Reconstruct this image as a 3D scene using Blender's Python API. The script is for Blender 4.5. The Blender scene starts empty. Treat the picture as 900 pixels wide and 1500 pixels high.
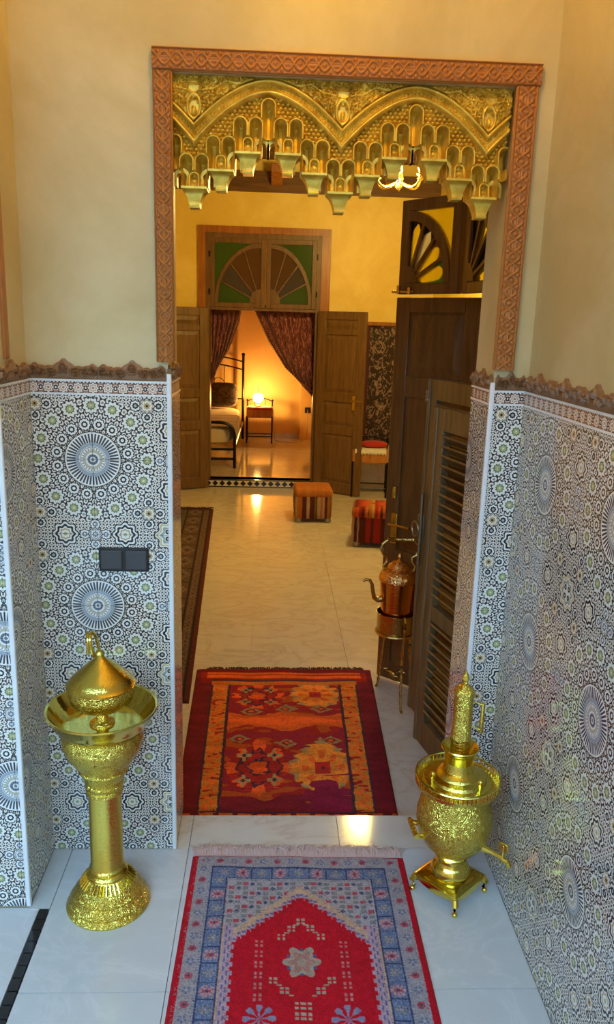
import bpy, math, random
import numpy as np
from mathutils import Matrix, Vector
PI = math.pi
random.seed(7)
rng = np.random.default_rng(7)
SC = bpy.context.scene
COL = SC.collection

# ------------------------------------------------------------------ camera
FPX, CAM_H = 1140.0, 1.70
def _unit(v): return v / np.linalg.norm(v)
_y = _unit(np.array([402 - 450, 474 - 750, FPX]))
_d = np.array([310 - 450, 5320 - 750, FPX]); _d = _unit(_d - _d.dot(_y) * _y)
_x = np.cross(_d, _y)
_R = np.array([_x, _y, -_d])
cam_data = bpy.data.cameras.new('camera')
cam_data.sensor_fit = 'VERTICAL'; cam_data.sensor_height = 36.0
cam_data.lens = 36.0 * FPX / 1500.0
cam_data.clip_start = 0.02
cam = bpy.data.objects.new('camera', cam_data); COL.objects.link(cam)
_m = Matrix.Identity(4)
for i in range(3):
    _m[i][0] = _R[i][0]; _m[i][1] = -_R[i][1]; _m[i][2] = -_R[i][2]
_m[2][3] = CAM_H
cam.matrix_world = _m
SC.camera = cam

# ------------------------------------------------------------------ world, exposure
SC.view_settings.view_transform = 'Standard'
SC.view_settings.look = 'None'
SC.view_settings.exposure = 0.08
SC.view_settings.gamma = 1.0
SC.view_settings.use_curve_mapping = False
W = bpy.data.worlds.new('open_sky'); SC.world = W; W.use_nodes = True
_bg = W.node_tree.nodes['Background']
_bg.inputs[0].default_value = (0.31, 0.61, 1.0, 1); _bg.inputs[1].default_value = 11.5
# (lamps: the vestibule lantern, the hall chandelier and the bedside lamp carry their own lights)

# ------------------------------------------------------------------ node helpers
class S:
    nt = None
    def __init__(s, v): s.v = v
    def __add__(a, b): return op('ADD', a, b)
    def __radd__(a, b): return op('ADD', b, a)
    def __sub__(a, b): return op('SUBTRACT', a, b)
    def __rsub__(a, b): return op('SUBTRACT', b, a)
    def __mul__(a, b): return op('MULTIPLY', a, b)
    def __rmul__(a, b): return op('MULTIPLY', b, a)
    def __truediv__(a, b): return op('DIVIDE', a, b)
    def __neg__(a): return op('MULTIPLY', a, -1.0)
def plug(nt, sock, v):
    if isinstance(v, S): nt.links.new(v.v, sock)
    elif isinstance(v, (tuple, list)): sock.default_value = tuple(v) + ((1,) if len(v) == 3 and len(sock.default_value) == 4 else ())
    else: sock.default_value = v
def op(kind, a, b=None, c=None):
    n = S.nt.nodes.new('ShaderNodeMath'); n.operation = kind
    for i, v in enumerate((a, b, c)):
        if v is not None: plug(S.nt, n.inputs[i], v)
    return S(n.outputs[0])
def hyp(a, b): return op('SQRT', op('ADD', op('MULTIPLY', a, a), op('MULTIPLY', b, b)))
def lt(a, b): return op('LESS_THAN', a, b)
def gt(a, b): return op('GREATER_THAN', a, b)
def wrap(a, lo, hi): return op('WRAP', a, hi, lo)
def cosf(a): return op('COSINE', a)
def sinf(a): return op('SINE', a)
def mxf(a, b): return op('MAXIMUM', a, b)
def mnf(a, b): return op('MINIMUM', a, b)
def absf(a): return op('ABSOLUTE', a)
def atan2(a, b): return op('ARCTAN2', a, b)
def mixc(f, a, b, blend='MIX'):
    n = S.nt.nodes.new('ShaderNodeMix'); n.data_type = 'RGBA'; n.blend_type = blend
    plug(S.nt, n.inputs[0], f); plug(S.nt, n.inputs[6], a); plug(S.nt, n.inputs[7], b)
    return S(n.outputs[2])
def ramp(f, stops, interp='CONSTANT'):
    n = S.nt.nodes.new('ShaderNodeValToRGB'); cr = n.color_ramp; cr.interpolation = interp
    while len(cr.elements) < len(stops): cr.elements.new(0.5)
    for e, (p, c) in zip(cr.elements, stops): e.position = p; e.color = (*c, 1)
    plug(S.nt, n.inputs[0], f); return S(n.outputs[0])
def noise(vec=None, scale=5, detail=4, rough=0.5, dist=0.0):
    n = S.nt.nodes.new('ShaderNodeTexNoise')
    n.inputs['Scale'].default_value = scale; n.inputs['Detail'].default_value = detail
    n.inputs['Roughness'].default_value = rough; n.inputs['Distortion'].default_value = dist
    if vec is not None: plug(S.nt, n.inputs['Vector'], vec)
    return S(n.outputs[0])
def voronoi(vec=None, scale=5, feature='F1'):
    n = S.nt.nodes.new('ShaderNodeTexVoronoi'); n.feature = feature; n.inputs['Scale'].default_value = scale
    if vec is not None: plug(S.nt, n.inputs['Vector'], vec)
    return S(n.outputs['Distance'])
def coord(kind='Object'):
    return S(S.nt.nodes.new('ShaderNodeTexCoord').outputs[kind])
def worldpos(): return S(S.nt.nodes.new('ShaderNodeNewGeometry').outputs['Position'])
def mapping(vec, scale=(1, 1, 1), rot=(0, 0, 0), loc=(0, 0, 0)):
    n = S.nt.nodes.new('ShaderNodeMapping'); plug(S.nt, n.inputs[0], vec)
    n.inputs[1].default_value = loc; n.inputs[2].default_value = rot; n.inputs[3].default_value = scale
    return S(n.outputs[0])
def sep(vec):
    n = S.nt.nodes.new('ShaderNodeSeparateXYZ'); plug(S.nt, n.inputs[0], vec)
    return [S(o) for o in n.outputs]
def bump(h, strength=0.3, dist=0.01):
    n = S.nt.nodes.new('ShaderNodeBump'); plug(S.nt, n.inputs['Height'], h)
    n.inputs['Strength'].default_value = strength; n.inputs['Distance'].default_value = dist
    return S(n.outputs[0])
MATS = {}
def begin(name):
    m = bpy.data.materials.new(name); m.use_nodes = True; S.nt = m.node_tree; MATS[name] = m
    return m, m.node_tree.nodes['Principled BSDF']
def finish(b, color, rough=0.5, metal=0.0, normal=None, spec=None, coat=None, sheen=None, trans=None, emis=None, estr=0.0):
    nt = S.nt
    plug(nt, b.inputs['Base Color'], color); plug(nt, b.inputs['Roughness'], rough); plug(nt, b.inputs['Metallic'], metal)
    if normal is not None: plug(nt, b.inputs['Normal'], normal)
    if spec is not None: b.inputs['Specular IOR Level'].default_value = spec
    if coat: b.inputs['Coat Weight'].default_value = coat; b.inputs['Coat Roughness'].default_value = 0.05
    if sheen: b.inputs['Sheen Weight'].default_value = sheen
    if trans: b.inputs['Transmission Weight'].default_value = trans
    if emis: plug(nt, b.inputs['Emission Color'], emis); b.inputs['Emission Strength'].default_value = estr
def simple(name, color, rough=0.5, metal=0.0, var=0.12, scale=12, bmp=0.15, **k):
    m, b = begin(name)
    n = noise(coord(), scale, 4)
    c = mixc(n, tuple(max(0, x * (1 - var)) for x in color), tuple(min(1, x * (1 + var)) for x in color))
    finish(b, c, rough, metal, bump(noise(coord(), scale * 6, 3), bmp, 0.002) if bmp else None, **k)
    return m
def attr_mat(name, rough=0.95, bscale=500, bstr=0.6, sheen=0.03):
    m, b = begin(name)
    n = S.nt.nodes.new('ShaderNodeVertexColor'); n.layer_name = 'Col'
    c = mixc(0.45, S(n.outputs[0]), mixc(noise(coord(), 60, 4), (0.25, 0.25, 0.25), (1.3, 1.3, 1.3)), 'MULTIPLY')
    finish(b, c, rough, 0, bump(noise(coord(), bscale, 2), bstr, 0.003), spec=0.15, sheen=sheen)
    return m
def wood(name, dark, light, rough=0.4, scale=6, stretch=(6, 6, 0.6)):
    m, b = begin(name)
    v = mapping(coord(), stretch)
    g = noise(v, scale, 6, 0.6, 0.4)
    c = ramp(g, [(0.25, dark), (0.7, light)], 'EASE')
    finish(b, c, rough, 0, bump(g, 0.15, 0.003), spec=0.4)
    return m
def plaster(name, c1, c2, rough=0.45, scale=1.6):
    m, b = begin(name)
    p = worldpos()
    n = noise(p, scale, 6, 0.62, 0.6)
    n2 = noise(p, 28, 3)
    c = ramp(n, [(0.35, c1), (0.65, c2)], 'EASE')
    c = mixc(0.10, c, mixc(n2, (0.6, 0.6, 0.6), (1.25, 1.25, 1.25)), 'MULTIPLY')
    finish(b, c, rough, 0, bump(n2, 0.12, 0.004), spec=0.35)
    return m
def marble(name, base, vein, rough=0.08):
    m, b = begin(name)
    p = worldpos()
    n = noise(mapping(p, (1.0, 1.6, 1), (0, 0, 0.5)), 2.6, 6, 0.6, 1.4)
    ridge = absf(n - 0.5)
    c = ramp(ridge, [(0.0, vein), (0.035, tuple((a * 2 + b_) / 3 for a, b_ in zip(base, vein))), (0.12, base)], 'EASE')
    n2 = noise(p, 1.3, 4)
    c = mixc(n2 * 0.5, c, tuple(x * 0.8 for x in base))
    finish(b, c, rough, 0, spec=0.5)
    return m

WHITE = (0.84, 0.81, 0.74); BLACK = (0.026, 0.024, 0.024); TAN = (0.52, 0.34, 0.13)
YGRN = (0.45, 0.43, 0.23); GREY = (0.17, 0.20, 0.25); GREEN = (0.10, 0.13, 0.05)
def zellige(name, axis, off):
    """Printed Moroccan mosaic: big wheel rosettes on a 45 cm grid with rings of flowers around."""
    m, b = begin(name)
    x, y, z = sep(worldpos())
    u = wrap(((x if axis == 'x' else y) - off) * 1000.0, -225.0, 225.0)
    v = wrap((z - 1.30) * 1000.0, -225.0, 225.0)
    r = hyp(u, v); a = atan2(v, u)
    # small background mosaic
    k = 2 * PI / 20.0
    lat = cosf(u * k) * cosf(v * k) + 0.45 * cosf(u * (2 * k)) + 0.45 * cosf(v * (2 * k))
    pol = cosf(a * 32.0) * cosf(r * (2 * PI / 21.0)) + 0.5 * cosf(a * 64.0)
    far = gt(r, 186.0)
    f = far * lat + (1.0 - far) * pol
    c = ramp(f * 0.3 + 0.5, [(0, BLACK), (0.36, (0.60, 0.50, 0.38)), (0.42, WHITE), (0.78, BLACK), (0.88, (0.50, 0.40, 0.30))])
    def ring_local(n, rad, half):
        st = 2 * PI / n
        am = (wrap(a, 0.0, st) - st / 2) if half else wrap(a, -st / 2, st / 2)
        return r * cosf(am) - rad, r * sinf(am)
    def flower(c, lx, ly, R, n, stops, amp=0.12, rim=1.16):
        d = hyp(lx, ly)
        q = d / (R * (1.0 + amp * cosf(atan2(ly, lx) * float(n)))) if n else d / R
        c = mixc(lt(q, rim), c, BLACK) if rim else c
        return mixc(lt(q, 1.0), c, ramp(q, stops))
    lx, ly = ring_local(16, 157.0, False)
    c = flower(c, lx, ly, 22.0, 10, [(0, (0.75, 0.72, 0.35)), (0.16, YGRN), (0.42, GREEN), (0.55, (0.6, 0.6, 0.35)), (0.62, WHITE)])
    lx, ly = ring_local(16, 104.0, True)
    c = flower(c, lx, ly, 15.5, 10, [(0, WHITE), (0.30, BLACK), (0.60, WHITE)], 0.08, 1.2)
    ax, ay = absf(u), absf(v)
    X, Y = mxf(ax, ay), mnf(ax, ay)
    def sats(c, cx, cy, dist, R, stops):
        px, py = absf(X - cx), absf(Y - cy)
        return flower(c, mxf(px, py) - dist, mnf(px, py), R, 8, stops, 0.08, 1.22)
    sst = [(0, (0.45, 0.45, 0.42)), (0.28, BLACK), (0.62, WHITE)]
    c = sats(c, 159.0, 159.0, 33.0, 14.0, sst)
    c = flower(c, X - 159.0, Y - 159.0, 18.5, 8, [(0, BLACK), (0.2, TAN), (0.5, WHITE), (0.75, TAN), (0.9, WHITE)], 0.15)
    c = flower(c, X - 225.0, Y - 88.0, 34.0, 8, [(0, (0.5, 0.45, 0.2)), (0.16, WHITE), (0.36, TAN), (0.48, WHITE), (0.62, BLACK), (0.82, WHITE)], 0.10, 1.12)
    c = sats(c, 225.0, 0.0, 31.0, 13.0, [(0, WHITE), (0.3, GREY), (0.62, WHITE)])
    c = flower(c, X - 225.0, Y, 17.0, 8, [(0, WHITE), (0.25, GREY), (0.5, WHITE), (0.72, GREY), (0.85, WHITE)], 0.15)
    c = flower(c, X - 225.0, Y - 225.0, 44.0, 8, [(0, WHITE), (0.5, (0.35, 0.36, 0.3)), (0.68, WHITE), (0.8, (0.62, 0.5, 0.22)), (0.92, WHITE)], 0.12, 1.1)
    px, py = absf(X - 225.0), absf(Y - 225.0)
    c = flower(c, px - 11.0, py - 11.0, 9.0, 0, [(0, YGRN), (0.35, BLACK), (0.8, WHITE)], 0, 0)
    # the wheel
    q = r / 82.0
    wheel = ramp(q, [(0, (0.3, 0.3, 0.3)), (0.06, WHITE), (0.10, GREY), (0.19, WHITE), (0.25, (0.50, 0.45, 0.33)), (0.34, WHITE),
                     (0.43, (0.28, 0.30, 0.32)), (0.46, WHITE), (0.48, (0.20, 0.24, 0.28)), (0.64, WHITE), (0.97, BLACK)])
    spoke = gt(cosf(a * 46.0), (1.0 - q) * 3.0 - 0.75) * gt(q, 0.60) * lt(q, 0.955)
    wheel = mixc(spoke * gt(q, 0.5), wheel, WHITE)
    spoke2 = lt(cosf(a * 46.0), 0.72 - (q - 0.6) * 2.4) * gt(q, 0.60) * lt(q, 0.92)
    wheel = mixc(spoke2, wheel, (0.06, 0.07, 0.085))
    pet = lt(cosf(a * 24.0), -0.2) * gt(q, 0.34) * lt(q, 0.42)
    wheel = mixc(pet, wheel, (0.35, 0.32, 0.25))
    pet2 = gt(cosf(a * 12.0), 0.2) * gt(q, 0.10) * lt(q, 0.17)
    wheel = mixc(pet2, wheel, (0.06, 0.06, 0.07))
    fine = gt(sinf(r * (2 * PI / 3.2)), 0.3) * gt(q, 0.48) * lt(q, 0.62)
    wheel = mixc(fine, wheel, (0.55, 0.58, 0.60))
    c = mixc(lt(q, 1.0), c, wheel)
    finish(b, c, 0.10, 0, spec=0.55)
    return m
def border_band(name, axis, off):
    m, b = begin(name)
    x, y, z = sep(worldpos())
    u = wrap(((x if axis == 'x' else y) - off) * 1000.0, -21.0, 21.0)
    v = (z - 1.5065) * 1000.0
    d = hyp(u, v); q = d / (15.0 * (1.0 + 0.14 * cosf(atan2(v, u) * 8.0)))
    dots = gt(cosf(u * (2 * PI / 10.5)), 0.0)
    edge = gt(absf(v), 14.5)
    c = mixc(edge, (0.42, 0.20, 0.13), mixc(dots, WHITE, BLACK))
    lx = absf(u) - 21.0; dd = hyp(lx, v)
    c = mixc(lt(dd, 9.0), c, ramp(dd / 9.0, [(0, WHITE), (0.35, BLACK), (0.8, WHITE)]))
    c = mixc(lt(q, 1.15), c, BLACK)
    c = mixc(lt(q, 1.0), c, ramp(q, [(0, (0.5, 0.22, 0.10)), (0.25, WHITE), (0.45, (0.55, 0.30, 0.20)), (0.65, WHITE), (0.85, (0.5, 0.3, 0.2))]))
    finish(b, c, 0.15, 0, spec=0.5)
    return m
zellige('zellige_back', 'x', -0.52)
zellige('zellige_corner', 'x', -0.71)
zellige('zellige_side', 'y', 2.02)
border_band('band_x', 'x', -0.47)
border_band('band_y', 'y', 2.24)

plaster('plaster_entry', (0.56, 0.43, 0.19), (0.68, 0.55, 0.29))
plaster('plaster_sky_block', (0.36, 0.17, 0.07), (0.46, 0.24, 0.11))  # for the added wall out of view; dark ochre keeps its bounce warm
simple('low_bounce_paving', (0.22, 0.15, 0.10), 0.5)  # dark tone chosen to weaken sky bounce from the unseen ground
plaster('plaster_hall', (0.84, 0.60, 0.12), (0.92, 0.72, 0.22))
plaster('plaster_bedroom', (0.82, 0.54, 0.20), (0.88, 0.61, 0.26))
plaster('plaster_ceiling', (0.80, 0.75, 0.62), (0.85, 0.80, 0.68))
marble('marble_entry', (0.64, 0.64, 0.62), (0.72, 0.71, 0.69))
marble('marble_hall', (0.72, 0.67, 0.58), (0.60, 0.51, 0.40), 0.10)
marble('marble_bedroom', (0.72, 0.67, 0.58), (0.60, 0.51, 0.40), 0.08)
simple('grout', (0.50, 0.48, 0.44), 0.8)
simple('white_trim', (0.82, 0.82, 0.80), 0.25, bmp=0)
simple('terracotta_carving', (0.44, 0.16, 0.03), 0.42, var=0.25, scale=25)
simple('crest_wood', (0.27, 0.13, 0.055), 0.38, var=0.3, scale=40)
simple('black_ceramic', (0.02, 0.018, 0.016), 0.12, bmp=0)
simple('white_ceramic', (0.75, 0.70, 0.62), 0.15, bmp=0)
wood('door_wood', (0.11, 0.045, 0.014), (0.20, 0.088, 0.028), 0.30)
wood('far_door_wood', (0.12, 0.062, 0.026), (0.20, 0.105, 0.045), 0.40)
wood('orange_wood', (0.26, 0.085, 0.018), (0.42, 0.16, 0.035), 0.35)
wood('shutter_wood', (0.11, 0.062, 0.026), (0.19, 0.115, 0.048), 0.36)
wood('beam_wood', (0.10, 0.045, 0.015), (0.18, 0.085, 0.03), 0.5, stretch=(0.6, 6, 6))
wood('pine_wood', (0.42, 0.16, 0.03), (0.56, 0.25, 0.055), 0.4)
simple('black_iron', (0.015, 0.012, 0.012), 0.35, 0.6, bmp=0.05)
simple('switch_grey', (0.055, 0.053, 0.055), 0.35, bmp=0)
simple('switch_black', (0.012, 0.012, 0.013), 0.4, bmp=0)
simple('old_steel', (0.30, 0.27, 0.22), 0.3, 0.9, bmp=0.05)

def metal(name, base, rough, engrave=0.0, scale=60):
    m, b = begin(name)
    p = coord()
    v = voronoi(p, scale, 'DISTANCE_TO_EDGE'); n = noise(p, scale * 1.7, 3, 0.6, 1.0)
    h = mnf(v, 0.16) * 3.0 + n * 0.6 + 0.35 * cosf(voronoi(p, scale * 0.5) * 30.0)
    tar = noise(p, 7, 4)
    c = mixc(tar, tuple(x * 0.82 for x in base), base)
    finish(b, c, rough, 1.0, bump(h, engrave, 0.004) if engrave else None)
    return m
metal('brass', (0.86, 0.69, 0.13), 0.11, 0.02, 30)
metal('brass_engraved', (0.84, 0.67, 0.12), 0.13, 0.5, 105)
metal('brass_hammered', (0.85, 0.68, 0.13), 0.11, 0.14, 170)
metal('old_brass', (0.62, 0.44, 0.14), 0.24, 0.25, 60)
metal('copper', (0.86, 0.36, 0.12), 0.17, 0.05, 30)
metal('copper_engraved', (0.85, 0.45, 0.16), 0.2, 0.5, 60)
def gold_mat():
    m, b = begin('gilded_plaster')
    p = worldpos(); n = noise(p, 30, 5)
    c = ramp(n, [(0.3, (0.60, 0.37, 0.035)), (0.7, (0.86, 0.60, 0.08))], 'EASE')
    finish(b, c, 0.34, 0.45, bump(noise(p, 260, 3), 0.2, 0.002), spec=0.5)
gold_mat()
def glass_mat(name, color, alpha=0.75):
    m, b = begin(name); nt = S.nt
    t = nt.nodes.new('ShaderNodeBsdfTransparent'); t.inputs[0].default_value = (*color, 1)
    n = noise(coord(), 90, 3)
    finish(b, tuple(x * 0.45 for x in color), 0.12, 0, bump(n, 0.4, 0.002))
    tl_ = nt.nodes.new('ShaderNodeBsdfTranslucent'); tl_.inputs[0].default_value = (*color, 1)
    m2 = nt.nodes.new('ShaderNodeMixShader'); m2.inputs[0].default_value = 0.6
    nt.links.new(b.outputs[0], m2.inputs[1]); nt.links.new(tl_.outputs[0], m2.inputs[2]); b = m2
    mx = nt.nodes.new('ShaderNodeMixShader'); mx.inputs[0].default_value = alpha
    nt.links.new(b.outputs[0], mx.inputs[1]); nt.links.new(t.outputs[0], mx.inputs[2])
    nt.links.new(mx.outputs[0], nt.nodes['Material Output'].inputs[0])
glass_mat('glass_yellow', (1.0, 0.93, 0.16), 0.62); glass_mat('glass_clear', (0.90, 0.95, 1.0), 0.62); glass_mat('glass_dark', (0.05, 0.05, 0.055), 0.2)
glass_mat('glass_green', (0.26, 0.46, 0.14), 0.15); glass_mat('glass_smoke', (0.42, 0.28, 0.17), 0.15); glass_mat('glass_blue', (0.33, 0.31, 0.34), 0.15)
glass_mat('glass_lantern', (1.0, 0.9, 0.7), 0.9)
def emit(name, color, st):
    m, b = begin(name); finish(b, color, 0.5, 0, emis=color, estr=st)
emit('bulb_warm', (1.0, 0.62, 0.14), 26); emit('shade_glow', (1.0, 0.93, 0.80), 9)
_n = MATS['shade_glow'].node_tree; _t = _n.nodes.new('ShaderNodeBsdfTransparent'); _x = _n.nodes.new('ShaderNodeMixShader'); _x.inputs[0].default_value = 0.75
_n.links.new(_n.nodes['Principled BSDF'].outputs[0], _x.inputs[1]); _n.links.new(_t.outputs[0], _x.inputs[2]); _n.links.new(_x.outputs[0], _n.nodes['Material Output'].inputs[0])
attr_mat('rug_pile')
attr_mat('kilim_weave', 0.95, 300, 0.4)
simple('fringe_cotton', (0.62, 0.42, 0.36), 0.95, sheen=0.3)
simple('fringe_dark', (0.05, 0.025, 0.02), 0.95)
def brocade(name, ground, light, sc=(18, 18, 5)):
    m, b = begin(name)
    n = noise(mapping(coord(), sc), 2.0, 5, 0.7, 2.2)
    c = ramp(n, [(0, ground), (0.53, ground), (0.56, light), (0.66, ground), (0.72, light)], 'LINEAR')
    finish(b, c, 0.7, 0, bump(n, 0.2, 0.003), sheen=0.4)
brocade('curtain_brocade', (0.10, 0.006, 0.022), (0.66, 0.24, 0.20), (20, 20, 3.5))
brocade('hanging_brocade', (0.020, 0.006, 0.008), (0.46, 0.30, 0.25), (6.5, 6.5, 5))
simple('curtain_hem', (0.065, 0.008, 0.016), 0.7, sheen=0.4)
brocade('pillow_cloth', (0.045, 0.025, 0.02), (0.22, 0.15, 0.11), (7, 7, 7))
simple('bed_linen', (0.70, 0.58, 0.38), 0.9, sheen=0.3)
simple('bed_blanket', (0.50, 0.42, 0.28), 0.95, sheen=0.3)
simple('red_cloth', (0.55, 0.02, 0.015), 0.8, sheen=0.3)
simple('white_lace', (0.85, 0.82, 0.76), 0.8)
simple('pouf_leather', (0.50, 0.17, 0.045), 0.55)
simple('cable_white', (0.55, 0.42, 0.25), 0.5)

# ------------------------------------------------------------------ mesh helpers
class MB:
    def __init__(s): s.v = []; s.f = []
    def add(s, verts, faces):
        o = len(s.v); s.v += [tuple(p) for p in verts]; s.f += [tuple(i + o for i in f) for f in faces]; return s
    def box(s, x0, x1, y0, y1, z0, z1):
        return s.add([(x0, y0, z0), (x1, y0, z0), (x1, y1, z0), (x0, y1, z0), (x0, y0, z1), (x1, y0, z1), (x1, y1, z1), (x0, y1, z1)],
                     [(0, 3, 2, 1), (4, 5, 6, 7), (0, 1, 5, 4), (1, 2, 6, 5), (2, 3, 7, 6), (3, 0, 4, 7)])
    def prism(s, poly, d0, d1, plane='xz'):
        """poly: ccw outline; extruded along the third axis from d0 to d1."""
        n = len(poly)
        def P(p, d):
            return {'xz': (p[0], d, p[1]), 'yz': (d, p[0], p[1]), 'xy': (p[0], p[1], d)}[plane]
        vs = [P(p, d0) for p in poly] + [P(p, d1) for p in poly]
        fs = [tuple(range(n)), tuple(range(2 * n - 1, n - 1, -1))] + [(i, i + n, (i + 1) % n + n, (i + 1) % n) for i in range(n)]
        return s.add(vs, fs)
    def lathe(s, prof, n=40, c=(0, 0, 0), sx=1, sy=1):
        vs, fs = [], []
        for r, z in prof:
            for i in range(n):
                t = 2 * PI * i / n; vs.append((c[0] + r * math.cos(t) * sx, c[1] + r * math.sin(t) * sy, c[2] + z))
        for j in range(len(prof) - 1):
            for i in range(n):
                k = (i + 1) % n; fs.append((j * n + i, j * n + k, (j + 1) * n + k, (j + 1) * n + i))
        s.add(vs, fs)
        if prof[0][0] > 1e-5: s.f.append(tuple(len(s.v) - len(vs) + i for i in reversed(range(n))))
        if prof[-1][0] > 1e-5: s.f.append(tuple(len(s.v) - n + i for i in range(n)))
        return s
    def tube(s, pts, r, n=8, closed=False):
        pts = [Vector(p) for p in pts]; m = len(pts)
        rs = r if isinstance(r, (list, tuple)) else [r] * m
        vs, fs = [], []
        ref = None
        for i, p in enumerate(pts):
            a = pts[(i - 1) % m] if (closed or i > 0) else p
            b = pts[(i + 1) % m] if (closed or i < m - 1) else p
            t = (b - a).normalized()
            if ref is None: ref = Vector((0, 0, 1)) if abs(t.z) < 0.9 else Vector((1, 0, 0))
            u = t.cross(ref)
            if u.length < 1e-4: u = t.cross(Vector((0, 1, 0.3)))
            u.normalize(); w = t.cross(u); ref = w.cross(t) * -1 if False else ref
            for k in range(n):
                q = 2 * PI * k / n; vs.append(p + (u * math.cos(q) + w * math.sin(q)) * rs[i])
        for j in range(m if closed else m - 1):
            for k in range(n):
                a, b = j * n + k, j * n + (k + 1) % n; c, d = ((j + 1) % m) * n + (k + 1) % n, ((j + 1) % m) * n + k
                fs.append((a, b, c, d))
        o = len(s.v); s.add(vs, fs)
        if not closed:
            s.f.append(tuple(o + k for k in reversed(range(n)))); s.f.append(tuple(o + (m - 1) * n + k for k in range(n)))
        return s
    def ball(s, c, r, n=12, m=8, sz=1.0):
        prof = [(max(1e-6, r * math.sin(PI * i / m)), -r * sz * math.cos(PI * i / m)) for i in range(m + 1)]
        return s.lathe(prof, n, c)
    def grid(s, P):
        P = np.asarray(P); a, b = P.shape[:2]; o = len(s.v)
        s.v += [tuple(q) for q in P.reshape(-1, 3).tolist()]
        for i in range(a - 1):
            for j in range(b - 1):
                k = o + i * b + j; s.f.append((k, k + 1, k + b + 1, k + b))
        return s
    def mesh(s, name, mat, angle=35):
        me = bpy.data.meshes.new(name); me.from_pydata(s.v, [], s.f); me.validate(); 
        import bmesh
        bm = bmesh.new(); bm.from_mesh(me); bmesh.ops.recalc_face_normals(bm, faces=bm.faces); bm.to_mesh(me); bm.free()
        me.shade_smooth(); me.set_sharp_from_angle(angle=math.radians(angle))
        me.materials.append(MATS[mat]); return me
    def build(s, name, mat, parent=None, loc=None, rot=None, bevel=0, angle=35):
        return put(name, s.mesh(name, mat, angle), parent, loc, rot, bevel)
def put(name, me, parent=None, loc=None, rot=None, bevel=0):
    o = bpy.data.objects.new(name, me); COL.objects.link(o)
    if parent is not None: o.parent = parent
    if loc is not None: o.location = loc
    if rot is not None: o.rotation_euler = rot
    if bevel:
        md = o.modifiers.new('bevel', 'BEVEL'); md.width = bevel; md.segments = 2; md.limit_method = 'ANGLE'
    return o
def tag(o, label, cat, group=None, kind=None):
    o['label'] = label; o['category'] = cat
    if group: o['group'] = group
    if kind: o['kind'] = kind
    return o
def thing(name, label, cat, loc=(0, 0, 0), rz=0.0, group=None, kind=None):
    o = bpy.data.objects.new(name, None); COL.objects.link(o); o.empty_display_size = 0.05
    o.location = loc; o.rotation_euler = (0, 0, rz)
    return tag(o, label, cat, group, kind)
def struct(name, mb, mat, label, cat):
    return tag(mb.build(name, mat), label, cat, kind='structure')

# ------------------------------------------------------------------ layout numbers (metres)
XL, XR, XJL, XJR = -0.69, 0.735, -0.293, 0.634      # entry side walls, door jambs
YF, YB, YC = 2.26, 2.48, 2.0                        # entry wall front and back, corner wall front
ZB = 1.487                                          # top of the mosaic
ZH, ZBED = -0.15, -0.06                             # hall and bedroom floor levels
HXL, HXR, HZ = -1.6, 1.75, 3.36
YFAR, YFARB, YBED = 8.84, 9.0, 12.27
HXL, HXR, HZ = -1.6, 1.75, 3.36

# ------------------------------------------------------------------ the entry shell
mb = MB(); mb.box(XL - 0.05, XJL - 0.008, YF + 0.01, YB, ZH - 0.05, 3.3); mb.box(XJR + 0.008, HXR + 0.1, YF + 0.01, YB, ZH - 0.05, 3.3); mb.box(XJL - 0.008, XJR + 0.008, YF + 0.01, YB, 2.335, 3.3)
wall_back = struct('wall_back', mb, 'plaster_entry', 'cream polished plaster wall with mosaic dado around the doorway', 'wall')
wall_right = struct('wall_right', MB().box(XR + 0.01, XR + 0.16, -1.2, YF + 0.01, -0.05, 3.3), 'plaster_entry', 'cream plaster wall above mosaic dado beside the samovar', 'wall')
wall_left = struct('wall_left', MB().box(XL - 1.6, XL - 0.01, YC + 0.01, YB, -0.05, 3.3), 'plaster_entry', 'plaster corner block clad in mosaic beside the brass basin', 'wall')
ceil_e = struct('ceiling', MB().box(-5.0, XR + 0.16, -1.3, YB, 3.12, 3.4), 'plaster_ceiling', 'plain plaster entrance ceiling, extended out of view to block sky light', 'ceiling')  # carried far past the entrance to keep sky light off the upper walls
floor_e = struct('floor', MB().box(-0.63, XR + 0.1, -1.2, 2.44, -0.20, -0.008), 'grout', 'pale grey marble floor of the entrance', 'floor')
floor_g = struct('floor', MB().box(XL - 1.6, -0.63, -1.2, YF, -0.20, -0.012), 'grout', 'grey gallery floor outside the black mosaic strip', 'floor')

floor_c = struct('floor', MB().box(-5.0, 4.0, -5.0, -1.2, -0.20, -0.008), 'low_bounce_paving', 'added dark paving out of view, limiting light bounced to the entrance', 'floor')  # added behind the camera; kept dark so it bounces little sky light
struct('wall_sky_block', MB().box(-5.0, 4.0, -5.0, -4.8, -0.1, 3.55).box(-5.2, -5.0, -5.0, YC, -0.1, 3.55), 'plaster_sky_block', 'added red ochre wall out of view, blocking low sky from the entrance', 'wall')  # invented wall behind the camera, raised to shield the upper walls from sky
struct('floor', MB().box(-5.0, XL - 1.6, -1.2, YC, -0.20, -0.008), 'low_bounce_paving', 'unseen gallery side paving, darkened to limit bounced light', 'floor')  # unseen ground in the same darkened paving, to hold bounce down
struct('wall_gallery', MB().box(-5.0, XL - 1.6, YC, YC + 0.2, -0.1, 3.3), 'plaster_entry', 'cream plaster gallery wall continuing from the mosaic corner', 'wall')
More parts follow.
